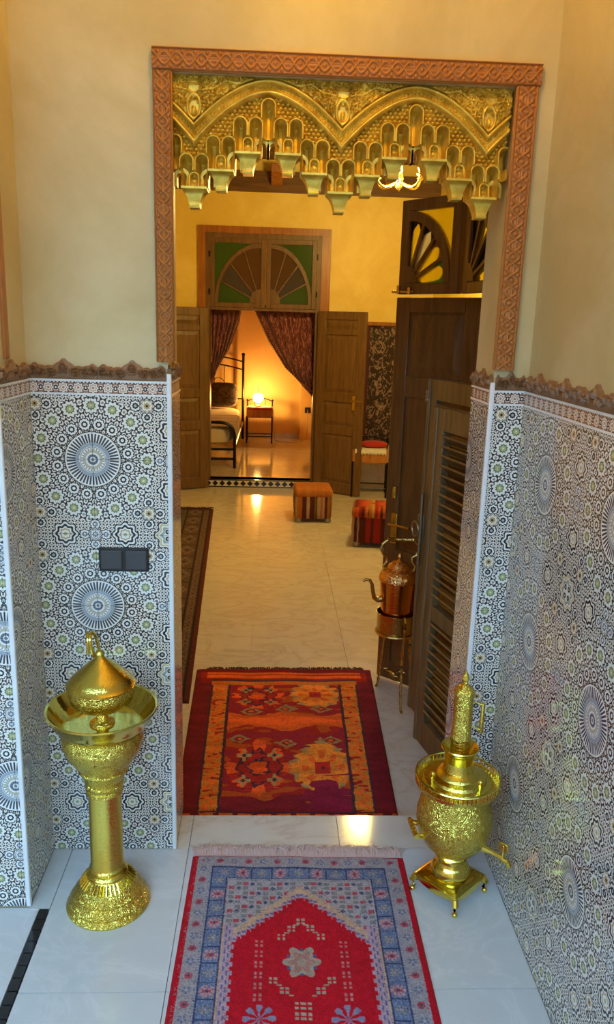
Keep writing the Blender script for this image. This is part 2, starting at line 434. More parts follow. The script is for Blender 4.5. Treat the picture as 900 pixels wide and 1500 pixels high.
def slab(name, parent, mat, x0, x1, y0, y1, z0, z1, gap=0.0007, cache={}):
    key = (mat, round(x1 - x0, 4), round(y1 - y0, 4), round(z1 - z0, 4))
    if key not in cache:
        hx, hy, hz = (x1 - x0) / 2, (y1 - y0) / 2, (z1 - z0) / 2
        t = min(hx, hy, hz)
        g = [h - gap if h > t + 1e-6 else h for h in (hx, hy, hz)]
        cache[key] = MB().box(-g[0], g[0], -g[1], g[1], -g[2], g[2]).mesh(name, mat)
    return put(name, cache[key], parent, ((x0 + x1) / 2, (y0 + y1) / 2, (z0 + z1) / 2))
def cuts(lo, hi, anchor, step):
    k = math.ceil((lo - anchor) / step + 1e-6); r = [lo]
    while anchor + k * step < hi - 0.004:
        c = anchor + k * step
        if c - r[-1] > 0.004: r.append(c)
        k += 1
    return r + [hi]
def dado_x(parent, x0, x1, y, zell, anchor):       # facing -Y
    xs = cuts(x0, x1, anchor, 0.45); zs = cuts(0.0, ZB, 1.30, 0.225)
    for a, b in zip(xs, xs[1:]):
        for c, d in zip(zs, zs[1:]): slab('wall_tile', parent, zell, a, b, y, y + 0.01, c, d)
    slab('border_tile', parent, 'band_x', x0, x1, y, y + 0.01, ZB + 0.004, ZB + 0.038)
    for z in (ZB, ZB + 0.038): slab('pencil_trim', parent, 'white_trim', x0, x1, y - 0.003, y + 0.01, z - 0.001, z + 0.005, 0)
def dado_y(parent, y0, y1, x, face, zell, anchor):  # facing +-X
    ys = cuts(y0, y1, anchor, 0.45); zs = cuts(0.0, ZB, 1.30, 0.225)
    xa, xb = (x, x + 0.01) if face < 0 else (x - 0.01, x)
    for a, b in zip(ys, ys[1:]):
        for c, d in zip(zs, zs[1:]): slab('wall_tile', parent, zell, xa, xb, a, b, c, d)
    slab('border_tile', parent, 'band_y', xa, xb, y0, y1, ZB + 0.004, ZB + 0.038)
    xa, xb = (x - 0.003, x + 0.01) if face < 0 else (x - 0.01, x + 0.003)
    for z in (ZB, ZB + 0.038): slab('pencil_trim', parent, 'white_trim', xa, xb, y0, y1, z - 0.001, z + 0.005, 0)
dado_x(wall_back, XL, XJL - 0.002, YF, 'zellige_back', -0.52)
dado_x(wall_back, XJR + 0.002, XR, YF, 'zellige_back', -0.52)
dado_x(wall_left, XL - 0.9, XL, YC, 'zellige_corner', -0.71)
dado_y(wall_left, YC, YF, XL, +1, 'zellige_side', 2.02)
dado_y(wall_right, -0.2, YF, XR, -1, 'zellige_side', 2.02)
dado_y(wall_back, YF, YB, XJL, +1, 'zellige_side', 2.02)
dado_y(wall_back, YF, YB, XJR, -1, 'zellige_side', 2.02)
for i, (x, y) in enumerate(((XJL, YF), (XJR, YF), (XL, YC))):
    s = -1 if x < 0 else 1
    o = MB().box(min(x - 0.003 * s, x + 0.011 * s), max(x - 0.003 * s, x + 0.011 * s), y - 0.004, y + 0.009, 0.0, ZB + 0.065).build('trim_%d' % (i + 1), 'white_trim', bevel=0.003)
    tag(o, ['white corner bead on the mosaic jamb beside the light switch', 'white corner bead on the mosaic jamb beside the louvered shutters', 'white corner bead on the mosaic corner beside the gallery'][i], 'trim', kind='structure')

# carved crest tiles on top of the dado
def crest_mesh(w, seed=0, nu=64, nv=20):
    u = np.linspace(0, 1, nu)[None, :]; v = np.linspace(0, 1, nv)[:, None]
    top = 0.034 + 0.020 * np.exp(-((u - 0.5) / 0.10) ** 2) + 0.008 * np.exp(-((u - 0.08) / 0.05) ** 2) + 0.008 * np.exp(-((u - 0.92) / 0.05) ** 2) + 0.0035 * np.abs(np.sin(u * PI * 9))
    X = (u - 0.5) * w + 0 * v; Z = v * top
    h = np.zeros_like(X) + 0.004
    su = np.abs(u - 0.5) * 0.195 + 0 * v
    for cx, cz, t in ((0.0, 0.030, 1), (0.033, 0.020, -1), (0.062, 0.022, 1), (0.085, 0.026, -1)):
        dx, dz = su - cx, Z - cz; rr = np.hypot(dx, dz); th = np.arctan2(dz, dx)
        h = np.maximum(h, (0.003 + 0.011 * (0.5 + 0.5 * np.cos(rr * 700 - t * 3 * th))) * np.exp(-(rr / 0.018) ** 6))
    h *= np.clip(v * 8, 0.3, 1) * np.clip((1 - v) * 6, 0.25, 1)
    P = np.stack([X, -h, Z], -1)
    B = P.copy(); B[..., 1] = 0.008
    m = MB(); m.grid(P); m.grid(B[:, ::-1])
    for e in (np.s_[0, :], np.s_[-1, :], np.s_[:, 0], np.s_[:, -1]):
        m.grid(np.stack([P[e], B[e]], 0))
    return m.mesh('crest_tile', 'crest_wood', 60)
CREST = {}
def crest(parent, x, y, w, rz):
    k = round(w, 3)
    if k not in CREST: CREST[k] = crest_mesh(w)
    put('crest_tile', CREST[k], parent, (x, y, ZB + 0.043), (0, 0, rz))
w2 = (XJL - 0.012 - XL) / 2
for i in range(2): crest(wall_back, XL + w2 * (i + 0.5), YF + 0.002, w2 - 0.004, 0)
crest(wall_back, (XJR + 0.012 + XR) / 2, YF + 0.002, XR - XJR - 0.014, 0)
for i in range(9): crest(wall_right, XR + 0.002, YF - 0.004 - 0.198 * (i + 0.5), 0.195, PI / 2 * -1)
crest(wall_left, XL - 0.002, (YC + YF) / 2, YF - YC - 0.014, PI / 2)
for i in range(3): crest(wall_left, XL - 0.012 - 0.198 * (i + 0.5), YC + 0.002, 0.195, 0)
crest(wall_back, XJL - 0.002, (YF + YB) / 2 + 0.004, YB - YF - 0.012, PI / 2)
crest(wall_back, XJR + 0.002, (YF + YB) / 2 + 0.004, YB - YF - 0.012, -PI / 2)

# floor slabs
def floor_slabs(parent, mat, xs, ys, z, t=0.008):
    for a, b in zip(xs, xs[1:]):
        for c, d in zip(ys, ys[1:]): slab('floor_slab', parent, mat, a, b, c, d, z - t, z, 0.0012)
floor_slabs(floor_e, 'marble_entry', [-0.63, -0.25, 0.253, XR], [-1.2, -0.70, -0.10, 0.50, 1.09, 1.69, YF], 0.0)
floor_slabs(floor_e, 'marble_hall', [XJL, -0.25, 0.253, XJR], [YF, 2.44], 0.0)
floor_slabs(floor_g, 'marble_entry', [XL - 1.6, -1.8, -1.2, -0.662], [-1.2, -0.4, 0.2, 0.8, 1.4, YC], -0.004)
slab('floor_slab', floor_g, 'marble_entry', XL, -0.63, YC - 0.012, YF, -0.008, 0.0, 0.0012)
for i in range(60):
    y = YC - 0.012 - i * 0.042
    slab('mosaic_tile', floor_g, 'black_ceramic', -0.660, -0.632, y - 0.0395, y, -0.012, 0.001, 0.0008)

# ------------------------------------------------------------------ carved frame round the doorway
def motif_mesh(L, w, nu=40, nv=26):
    u = np.linspace(-0.5, 0.5, nu)[None, :]; v = np.linspace(-1, 1, nv)[:, None]
    sl = 0.55
    c1 = sl * np.cos(2 * PI * u)
    h = 0.003 + 0 * (u + v)
    for sgn in (1, -1):
        for off, am in ((0, 0.05), ):
            d = np.abs(v - sgn * c1); h = np.maximum(h, 0.003 + 0.0065 * np.sqrt(np.clip(1 - (d / 0.17) ** 2, 0, 1)))
    d = np.abs(np.abs(v) - 0.13 - 0.0 * u); h = np.maximum(h, 0.003 + 0.004 * np.sqrt(np.clip(1 - (d / 0.1) ** 2, 0, 1)) * (np.abs(u) < 0.17))
    for cu in (-0.5, 0.5):
        rr = np.hypot((u - cu) * L / (w * 0.5), v); h = np.maximum(h, 0.003 + 0.006 * np.sqrt(np.clip(1 - (rr / 0.22) ** 2, 0, 1)))
    for cv in (-0.62, 0.62):
        for cu in (-0.25, 0.25):
            rr = np.hypot((u - cu) * L / (w * 0.5), v - cv); h = np.maximum(h, 0.003 + 0.005 * np.sqrt(np.clip(1 - (rr / 0.2) ** 2, 0, 1)))
    d = np.abs(np.abs(v) - 0.93); h = np.maximum(h, 0.003 + 0.006 * np.sqrt(np.clip(1 - (d / 0.08) ** 2, 0, 1)))
    P = np.stack([u * L + 0 * v, -h, v * w / 2 + 0 * u], -1)
    return MB().grid(P).mesh('carved_motif', 'terracotta_carving', 70)
frame = thing('carved_door_frame', 'reddish brown carved interlace frame around the golden arched doorway', 'door frame', (0, YF + 0.009, 1.585))
def board(x0, x1, z0, z1, vertical):
    b = MB().box(x0, x1, -0.012, 0.0, z0, z1).build('frame_board', 'terracotta_carving', frame, bevel=0.002)
    L = (z1 - z0) if vertical else (x1 - x0); w = (x1 - x0) if vertical else (z1 - z0)
    n = max(1, round(L / 0.064)); u = L / n
    me = motif_mesh(u, w - 0.004)
    for i in range(n):
        if vertical: put('carved_motif', me, b, ((x0 + x1) / 2, -0.010, z0 + u * (i + 0.5)), (0, PI / 2, 0))
        else: put('carved_motif', me, b, (x0 + u * (i + 0.5), -0.010, (z0 + z1) / 2), (0, 0, 0))
board(-0.331, -0.279, 0.0, 0.748, True)
board(0.634, 0.695, 0.004, 0.748, True)
board(-0.331, 0.699, 0.749, 0.806, False)
f2 = thing('carved_door_frame', 'narrow brown carved frame strip on the corner wall by the gallery', 'door frame', (XL - 0.01, YC, 1.59))
MB().box(-0.002, 0.010, 0.080, 0.110, 0, 0.48).build('frame_board', 'terracotta_carving', f2, bevel=0.003)

# ------------------------------------------------------------------ gilded valance (relief carved as one surface, cut into its pieces)
VX0, VX1, VY = XJL + 0.004, XJR - 0.002, 2.300
val = thing('arched_valance', 'gilded carved plaster valance of two scalloped muqarnas arches in the doorway', 'valance', (0, VY, 2.02))
PER = 0.3995; CEN = [-0.4255, -0.026, 0.3735, 0.773]
STEP = 0.00155
xs = np.arange(VX0, VX1 + STEP / 2, STEP); zs = np.arange(2.045, 2.345, STEP)
Xg, Zg = np.meshgrid(xs, zs)
nearest = np.argmin(np.abs(Xg[..., None] - np.array(CEN)), -1)
T = Xg - np.array(CEN)[nearest]; Sg = np.abs(T)
half = PER / 2
rib = 2.300 - 0.128 * (Sg / half) ** 1.75
slope = 0.128 * 1.75 / half * (Sg / half) ** 0.75
cosn = 1 / np.sqrt(1 + slope ** 2)
di = (Zg - rib) * cosn
H = np.zeros_like(Xg); LAB = np.zeros(Xg.shape, int)
# fish-scale field
row = np.floor((Zg - 2.0) / 0.0100); fx = (Xg + (row % 2) * 0.0065) / 0.013
bx = (fx - np.floor(fx) - 0.5) * 2; bz = (((Zg - 2.0) / 0.0100) % 1 - 0.5) * 2
H = 0.010 * np.clip(1 - bx ** 2 - bz ** 2, 0, 1) ** 0.5 - 0.007
LAB[:] = 2 + nearest * 1000
# spandrel with scrolls
sp = di > 0.030
hs = 0.010 + 0 * Xg
dc = half - Sg                                        # distance from the spandrel axis
zz = Zg - 2.262
def ridge(d, w, a): return a * np.sqrt(np.clip(1 - (d / w) ** 2, 0, 1))
for cx, cz, R0, t in ((0.030, 0.004, 0.011, 1), (0.052, 0.040, 0.013, -1), (0.088, 0.060, 0.010, 1), (0.120, 0.066, 0.008, -1), (0.150, 0.068, 0.007, 1), (0.182, 0.067, 0.007, -1), (0.030, 0.052, 0.012, 1), (0.007, 0.062, 0.010, -1)):
    rr = np.hypot(dc - cx, zz - cz); th = np.arctan2(zz - cz, dc - cx)
    sa = np.cos(rr / R0 * 7.0 - t * th)
    hs = np.maximum(hs, 0.010 + 0.010 * np.clip(sa, 0, 1) * (rr < R0 * 1.35))
body = np.hypot(dc / 0.016, (zz + 0.012) / 0.030)
for i_ in range(10):
    for j_ in range(5):
        cx, cz = 0.012 + i_ * 0.0205 + 0.010 * (j_ % 2), -0.012 + j_ * 0.0185
        if cx < 0.016 and cz < 0.02: continue
        rr = np.hypot(dc - cx, zz - cz); th = np.arctan2(zz - cz, dc - cx)
        hs = np.maximum(hs, (0.010 + 0.009 * np.clip(np.cos(rr / 0.011 * 6.5 - (1 if (i_ + j_) % 2 else -1) * th), 0, 1)) * (rr < 0.0125))
leafr = np.abs(np.hypot(dc / 0.017, (zz + 0.004) / 0.030) - 1.0)
hs = np.maximum(hs, 0.010 + 0.009 * np.sqrt(np.clip(1 - (leafr / 0.22) ** 2, 0, 1)))
hs = np.maximum(hs, 0.010 + 0.010 * np.sqrt(np.clip(1 - np.hypot(dc / 0.007, (zz + 0.014) / 0.012) ** 2, 0, 1)))
fan_ = np.arctan2(zz - 0.004, dc); fr_ = np.hypot(dc, zz - 0.004)
hs = np.maximum(hs, 0.010 + 0.008 * np.clip(np.cos(fan_ * 9), 0, 1) * (fr_ > 0.008) * (fr_ < 0.024) * (zz > 0.004))
stem = np.abs(zz - 0.018 - 0.048 * (1 - np.exp(-dc / 0.06)) - 0.004 * np.sin(dc * 90)); hs = np.maximum(hs, 0.010 + ridge(stem, 0.003, 0.009) * (dc > 0.02))
H = np.where(sp, hs, H)
span_id = np.where(T > 0, nearest + 1, nearest)
LAB[sp] = (3 + span_id * 1000)[sp]
# bead band and the two ribs
band = (di > -0.008) & (di < 0.033)
arc = Sg * np.sqrt(1 + (slope * 0.6) ** 2)
bd = np.hypot(((arc / 0.0105) % 1 - 0.5) * 2, (di - 0.0135) / 0.0050)
hb = 0.006 + 0.007 * np.clip(1.2 - bd, 0, 1) - 0.005 * (bd < 0.35)
hb = np.maximum(hb, 0.004 + ridge(di, 0.0065, 0.016)); hb = np.maximum(hb, 0.006 + ridge(di - 0.0265, 0.0055, 0.016))
H = np.where(band, hb, H); LAB[band] = (4 + nearest * 1000)[band]
# niches
CORB = [(0.0545, 2.150), (0.1272, 2.103), (half, 2.057)]
def niche(cx, zb, zt, wn, ci, lab, depth, flute=True):
    global H, LAB
    dx = Xg - cx; zc = zt - wn
    d = np.where(Zg < zc, np.abs(dx) - wn, np.hypot(dx, Zg - zc) - wn)
    ins = (d < 0.0055) & (Zg > zb)
    q = np.clip(np.abs(dx) / wn, 0, 1)
    hh = -depth * np.sqrt(np.clip(-d / wn, 0, 1)) + 0.006
    hh = hh + (0.030 if flute else 0.014) * np.clip(1 - (Zg - zb) / (zt - zb), 0, 1) ** 1.5
    if flute:
        hh = hh + 0.008 * np.exp(-(dx / 0.0030) ** 2) + 0.004 * np.exp(-((np.abs(dx) - wn * 0.55) / 0.0020) ** 2) * (Zg < zt - wn * 1.1)
    else:
        hh = hh + 0.008 * np.sqrt(np.clip(1 - ((dx / 0.006) ** 2 + ((Zg - (zb + zt) / 2) / 0.008) ** 2), 0, 1))
    rimm = (d > -0.001)
    hh = np.where(rimm, 0.008 + ridge(d - 0.0022, 0.0038, 0.010) + 0.010 * np.clip(1 - (Zg - zb) / (zt - zb), 0, 1), hh)
    H = np.where(ins, hh, H); LAB[ins] = lab
lab = 10
for ci, c in enumerate(CEN):
    niche(c, 2.186, 2.282, 0.0165, ci, lab, 0.050); lab += 1
    for sg in (-1, 1):
        for k, (s, zb) in enumerate(CORB):
            zt = (2.235, 2.185, 2.138)[k]
            for o in (-0.0208, 0.0208):
                if k == 2 and o > 0: continue
                niche(c + sg * (s + o), zb, zt, 0.0160, ci, lab, 0.050); lab += 1
    for sg in (-1, 1):
        for k, (s, zb) in enumerate(CORB):
            if k == 2 and sg > 0 : continue
            niche(c + sg * s, zb, zb + 0.034, 0.0105, ci, lab, 0.012, False); lab += 1
# scalloped lower edge
bot = np.where(Sg < 0.018, 2.186, np.where(Sg < 0.0905, 2.150, np.where(Sg < 0.1636, 2.103, 2.057)))
keep_v = Zg >= bot - 0.0001
def cut(labels, name, parent, mat='gilded_plaster'):
    ck = np.isin(LAB[:-1, :-1], labels) & keep_v[:-1, :-1]
    if ck.sum() < 6: return
    nz, nx = LAB.shape
    idx = -np.ones(nz * nx, int)
    ii, jj = np.nonzero(ck)
    quad = np.stack([ii * nx + jj, ii * nx + jj + 1, (ii + 1) * nx + jj + 1, (ii + 1) * nx + jj], 1)
    used = np.unique(quad); idx[used] = np.arange(len(used))
    fr = np.stack([Xg.ravel()[used], -H.ravel()[used], Zg.ravel()[used] - 2.02], 1)
    bk = fr.copy(); bk[:, 1] = 0.060
    q = idx[quad]; n = len(used)
    e = np.concatenate([q[:, [0, 1]], q[:, [1, 2]], q[:, [2, 3]], q[:, [3, 0]]])
    key = np.sort(e, 1); kk = key[:, 0] * n + key[:, 1]
    uq, first, cnt = np.unique(kk, return_index=True, return_counts=True)
    be = e[first[cnt == 1]]
    side = np.stack([be[:, 1], be[:, 0], be[:, 0] + n, be[:, 1] + n], 1)
    me = bpy.data.meshes.new(name)
    me.from_pydata(np.concatenate([fr, bk]).tolist(), [], np.concatenate([q, side]).tolist())
    me.shade_smooth(); me.set_sharp_from_angle(angle=math.radians(65)); me.materials.append(MATS[mat])
    return put(name, me, parent)
for i in range(5): cut([3 + i * 1000], 'spandrel', val)
for i in range(4): cut([4 + i * 1000], 'arch_moulding', val); cut([2 + i * 1000], 'scale_field', val)
for L in range(10, lab): cut([L], 'muqarnas_niche', val)
mb = MB()
for c in CEN:
    for a, b, z in ((-0.018, 0.018, 2.186), (0.018, 0.0905, 2.150), (-0.0905, -0.018, 2.150), (0.0905, 0.1636, 2.103), (-0.1636, -0.0905, 2.103), (0.1636, half, 2.057), (-half, -0.1636, 2.057)):
        x0, x1 = max(c + a, VX0), min(c + b, VX1)
        if x1 - x0 > 0.002: mb.box(x0, x1, 0.058, 0.075, z - 2.02, 2.344 - 2.02)
mb.build('backing_board', 'gilded_plaster', val)
def corbel(cx, zb, half_side=0):
    m = MB()
    def ring(w, d0, d1, z): return [(-w, d0, z), (w, d0, z), (w, d1, z), (-w, d1, z)]
    lv = [(0.035, -0.026, 0.06, 0.0), (0.035, -0.026, 0.05, -0.006), (0.029, -0.020, 0.05, -0.010), (0.022, -0.014, 0.048, -0.020), (0.017, -0.010, 0.045, -0.034), (0.014, -0.007, 0.04, -0.046), (0.015, -0.009, 0.042, -0.049), (0.014, -0.007, 0.04, -0.053)]
    for w, d0, d1, z in lv: m.v += ring(w, d0, d1, z)
    for j in range(len(lv) - 1):
        for k in range(4): a = j * 4 + k; b = j * 4 + (k + 1) % 4; m.f.append((a, b, b + 4, a + 4))
    m.f.append((0, 3, 2, 1)); e = 4 * (len(lv) - 1); m.f.append((e, e + 1, e + 2, e + 3))
    return m
cme = corbel(0, 0).mesh('corbel', 'gilded_plaster', 50)
done = set()
for c in CEN:
    for sg in (-1, 1):
        for s, zb in CORB:
            x = c + sg * s
            if VX0 + 0.03 < x < VX1 - 0.03 and round(x, 3) not in done:
                done.add(round(x, 3)); put('corbel', cme, val, (x, 0, zb - 2.02))
# low arches hanging between the corbels, one tier behind
for c in CEN:
    for s, z in ((0.0908, 2.150), (0.1636, 2.103), (0.018, 2.186)):
        for sg in (-1, 1):
            x = c + sg * s
            if VX0 + 0.02 < x < VX1 - 0.02:
                n = 10; ro, ri = 0.021, 0.0145
                pts = [(x + ri * math.cos(PI * i / n), z - 0.020 + ri * math.sin(PI * i / n)) for i in range(n + 1)]
                outer = [(x + ro * math.cos(PI * i / n), z - 0.016 + ro * math.sin(PI * i / n)) for i in range(n, -1, -1)]
                poly = [(p[0], p[1] - 2.02) for p in [(x + ri, z - 0.042)] + pts + [(x - ri, z - 0.042), (x - ro, z - 0.042)] + outer + [(x + ro, z - 0.042)]]
                MB().prism(poly, 0.012, 0.05).build('lobe_arch', 'gilded_plaster', val)

# ------------------------------------------------------------------ hall shell
floor_h = struct('floor', MB().box(HXL, HXR, 2.42, YFARB, ZH - 0.1, ZH - 0.008), 'grout', 'cream veined marble floor of the hall with rugs on it', 'floor')
floor_slabs(floor_h, 'marble_hall', [HXL, -1.2, -0.648, -0.099, 0.449, 1.0, HXR], [2.44, 3.0, 4.2, 5.4, 6.6, 7.8, YFAR], ZH)
OPL, OPR, OPT = -0.755, 0.50, 2.63
mb = MB(); mb.box(HXL - 0.1, OPL, YFAR, YFARB, ZH - 0.05, HZ + 0.1); mb.box(OPR, HXR + 0.1, YFAR, YFARB, ZH - 0.05, HZ + 0.1); mb.box(OPL, OPR, YFAR, YFARB, OPT, HZ + 0.1)
wall_far = struct('wall_far', mb, 'plaster_hall', 'golden yellow plaster wall around the bedroom doorway', 'wall')
struct('wall_hall_left', MB().box(HXL - 0.1, HXL, YB, YFAR, ZH - 0.05, HZ + 0.1), 'plaster_hall', 'golden yellow plaster side wall beyond the dark runner rug', 'wall')
struct('wall_hall_right', MB().box(HXR, HXR + 0.1, YB, YFAR, ZH - 0.05, HZ + 0.1), 'plaster_hall', 'golden yellow plaster side wall beyond the poufs', 'wall')
struct('wall_hall_pier', MB().box(0.97, HXR, YB, 3.60, ZH - 0.05, HZ), 'plaster_hall', 'golden yellow plaster pier carrying the folded fanlight door', 'wall')
struct('wall_hall_back', MB().box(HXL, XL - 0.05, YB - 0.02, YB, ZH - 0.05, HZ).box(XL - 0.05, XR + 0.4, YB, YB + 0.004, 2.34, HZ), 'plaster_hall', 'golden yellow plaster on the hall side of the entrance wall', 'wall')
ceil_h = struct('ceiling', MB().box(HXL, HXR, YB, YFAR, HZ + 0.08, HZ + 0.16), 'plaster_ceiling', 'pale ceiling of the hall crossed by wooden beams', 'ceiling')
bm_ = MB().box(-1.67, 1.67, -0.05, 0.05, 0, 0.13).mesh('ceiling_beam', 'beam_wood')
for i in range(20): put('ceiling_beam', bm_, ceil_h, (0.075, 2.8 + i * 0.30, HZ - 0.04), bevel=0.006)
corn = struct('trim_4', MB().box(HXL, HXR, YFAR - 0.05, YFAR, 3.05, 3.22).box(HXL, HXR, YFAR - 0.075, YFAR, 3.20, 3.25), 'beam_wood', 'dark wooden cornice board across the top of the yellow wall', 'cornice')
brk = MB().prism([(-0.0, 3.22), (-0.0, 3.05), (-0.05, 3.07), (-0.10, 3.12), (-0.16, 3.16), (-0.18, 3.24), (0, 3.24)], -0.06, 0.06, 'yz').mesh('bracket', 'orange_wood')
for x in (-1.2, -0.6, 0.0, 0.6, 1.2): put('bracket', brk, corn, (x, YFAR - 0.05, 0.06), bevel=0.004)

# bedroom doorway: casing, fanlights, leaves, riser
cas = struct('trim_5', MB().box(-0.83, OPL, YFAR - 0.03, YFAR, ZH, 2.70).box(OPR, 0.60, YFAR - 0.03, YFAR, ZH, 2.70).box(OPL, OPR, YFAR - 0.03, YFAR, OPT, 2.70), 'orange_wood', 'orange brown wooden casing around the bedroom doorway', 'door frame')
MB().box(OPL, OPL + 0.05, YFAR - 0.02, YFARB, ZBED, OPT).box(OPR - 0.05, OPR, YFAR - 0.02, YFARB, ZBED, OPT).box(OPL + 0.05, OPR - 0.05, YFAR - 0.02, YFARB, OPT - 0.05, OPT).build('jamb', 'far_door_wood', cas)
riser = struct('trim_6', MB().box(OPL, OPR, YFAR - 0.005, YFARB, ZH - 0.05, ZBED), 'white_ceramic', 'step riser with black diamonds below the bedroom doorway', 'step')
MB().box(OPL, OPR, YFAR - 0.009, YFAR - 0.004, ZH, ZH + 0.012).box(OPL, OPR, YFAR - 0.009, YFAR - 0.004, ZBED - 0.012, ZBED).build('edge_line', 'black_ceramic', riser)
dm = MB().prism([(-0.034, 0), (0, -0.032), (0.034, 0), (0, 0.032)], -0.005, 0.0).mesh('diamond_tile', 'black_ceramic')
for i in range(16): put('diamond_tile', dm, riser, (OPL + 0.03 + i * 0.08, YFAR - 0.0045, (ZH + ZBED) / 2))

def door_leaf(parent, w, h, mat, panels, t=0.04):
    """leaf from x=0 (hinge side) to x=w, z 0..h; panels = list of (z0, z1)"""
    st = 0.085 * w / 0.5
    MB().box(0, st, -t / 2, t / 2, 0, h).build('stile', mat, parent, bevel=0.004)
    MB().box(w - st, w, -t / 2, t / 2, 0, h).build('stile', mat, parent, bevel=0.004)
    edges = [0] + [z for p in panels for z in p] + [h]
    for a, b in zip(edges[::2], edges[1::2]): MB().box(st, w - st, -t / 2, t / 2, a, b).build('rail', mat, parent, bevel=0.004)
    for a, b in panels:
        m = MB().box(st - 0.005, w - st + 0.005, -t * 0.18, t * 0.18, a - 0.005, b + 0.005)
        o = m.build('panel', mat, parent)
        i = 0.035; x0, x1, z0, z1 = st + 0.012, w - st - 0.012, a + 0.012, b - 0.012
        for s in (-1, 1):
            y0, y1 = s * t * 0.18, s * t * 0.40
            MB().add([(x0, y0, z0), (x1, y0, z0), (x1, y0, z1), (x0, y0, z1), (x0 + i, y1, z0 + i), (x1 - i, y1, z0 + i), (x1 - i, y1, z1 - i), (x0 + i, y1, z1 - i)],
                     [(4, 5, 6, 7), (0, 1, 5, 4), (1, 2, 6, 5), (2, 3, 7, 6), (3, 0, 4, 7)]).build('raised_field', mat, o, angle=10)
def lever(parent, x, z, d, side=-1, mat='old_brass'):
    y = side * 0.021
    m = MB().box(x - 0.018, x + 0.018, min(y, y + side * 0.005), max(y, y + side * 0.005), z - 0.11, z + 0.05)
    pl = m.build('handle_plate', mat, parent, bevel=0.003)
    MB().tube([(x, y, z), (x, y + side * 0.045, z), (x + d * 0.05, y + side * 0.05, z + 0.004), (x + d * 0.12, y + side * 0.045, z)], 0.008).build('lever_handle', mat, pl)
def door(name, label, hinge, free_, z, w, h, mat, panels, lev=None):
    a = math.atan2(free_[1] - hinge[1], free_[0] - hinge[0])
    d = thing(name, label, 'door', (hinge[0], hinge[1], z), a, kind='structure')
    door_leaf(d, w, h, mat, panels)
    if lev: lever(d, *lev)
    return d
PAN = [(0.10, 0.62), (0.72, 0.95), (1.04, 1.60), (1.68, 1.93)]
PAN_SM = [(0.12, 0.66), (0.76, 1.02), (1.12, 1.74), (1.80, 1.90)]
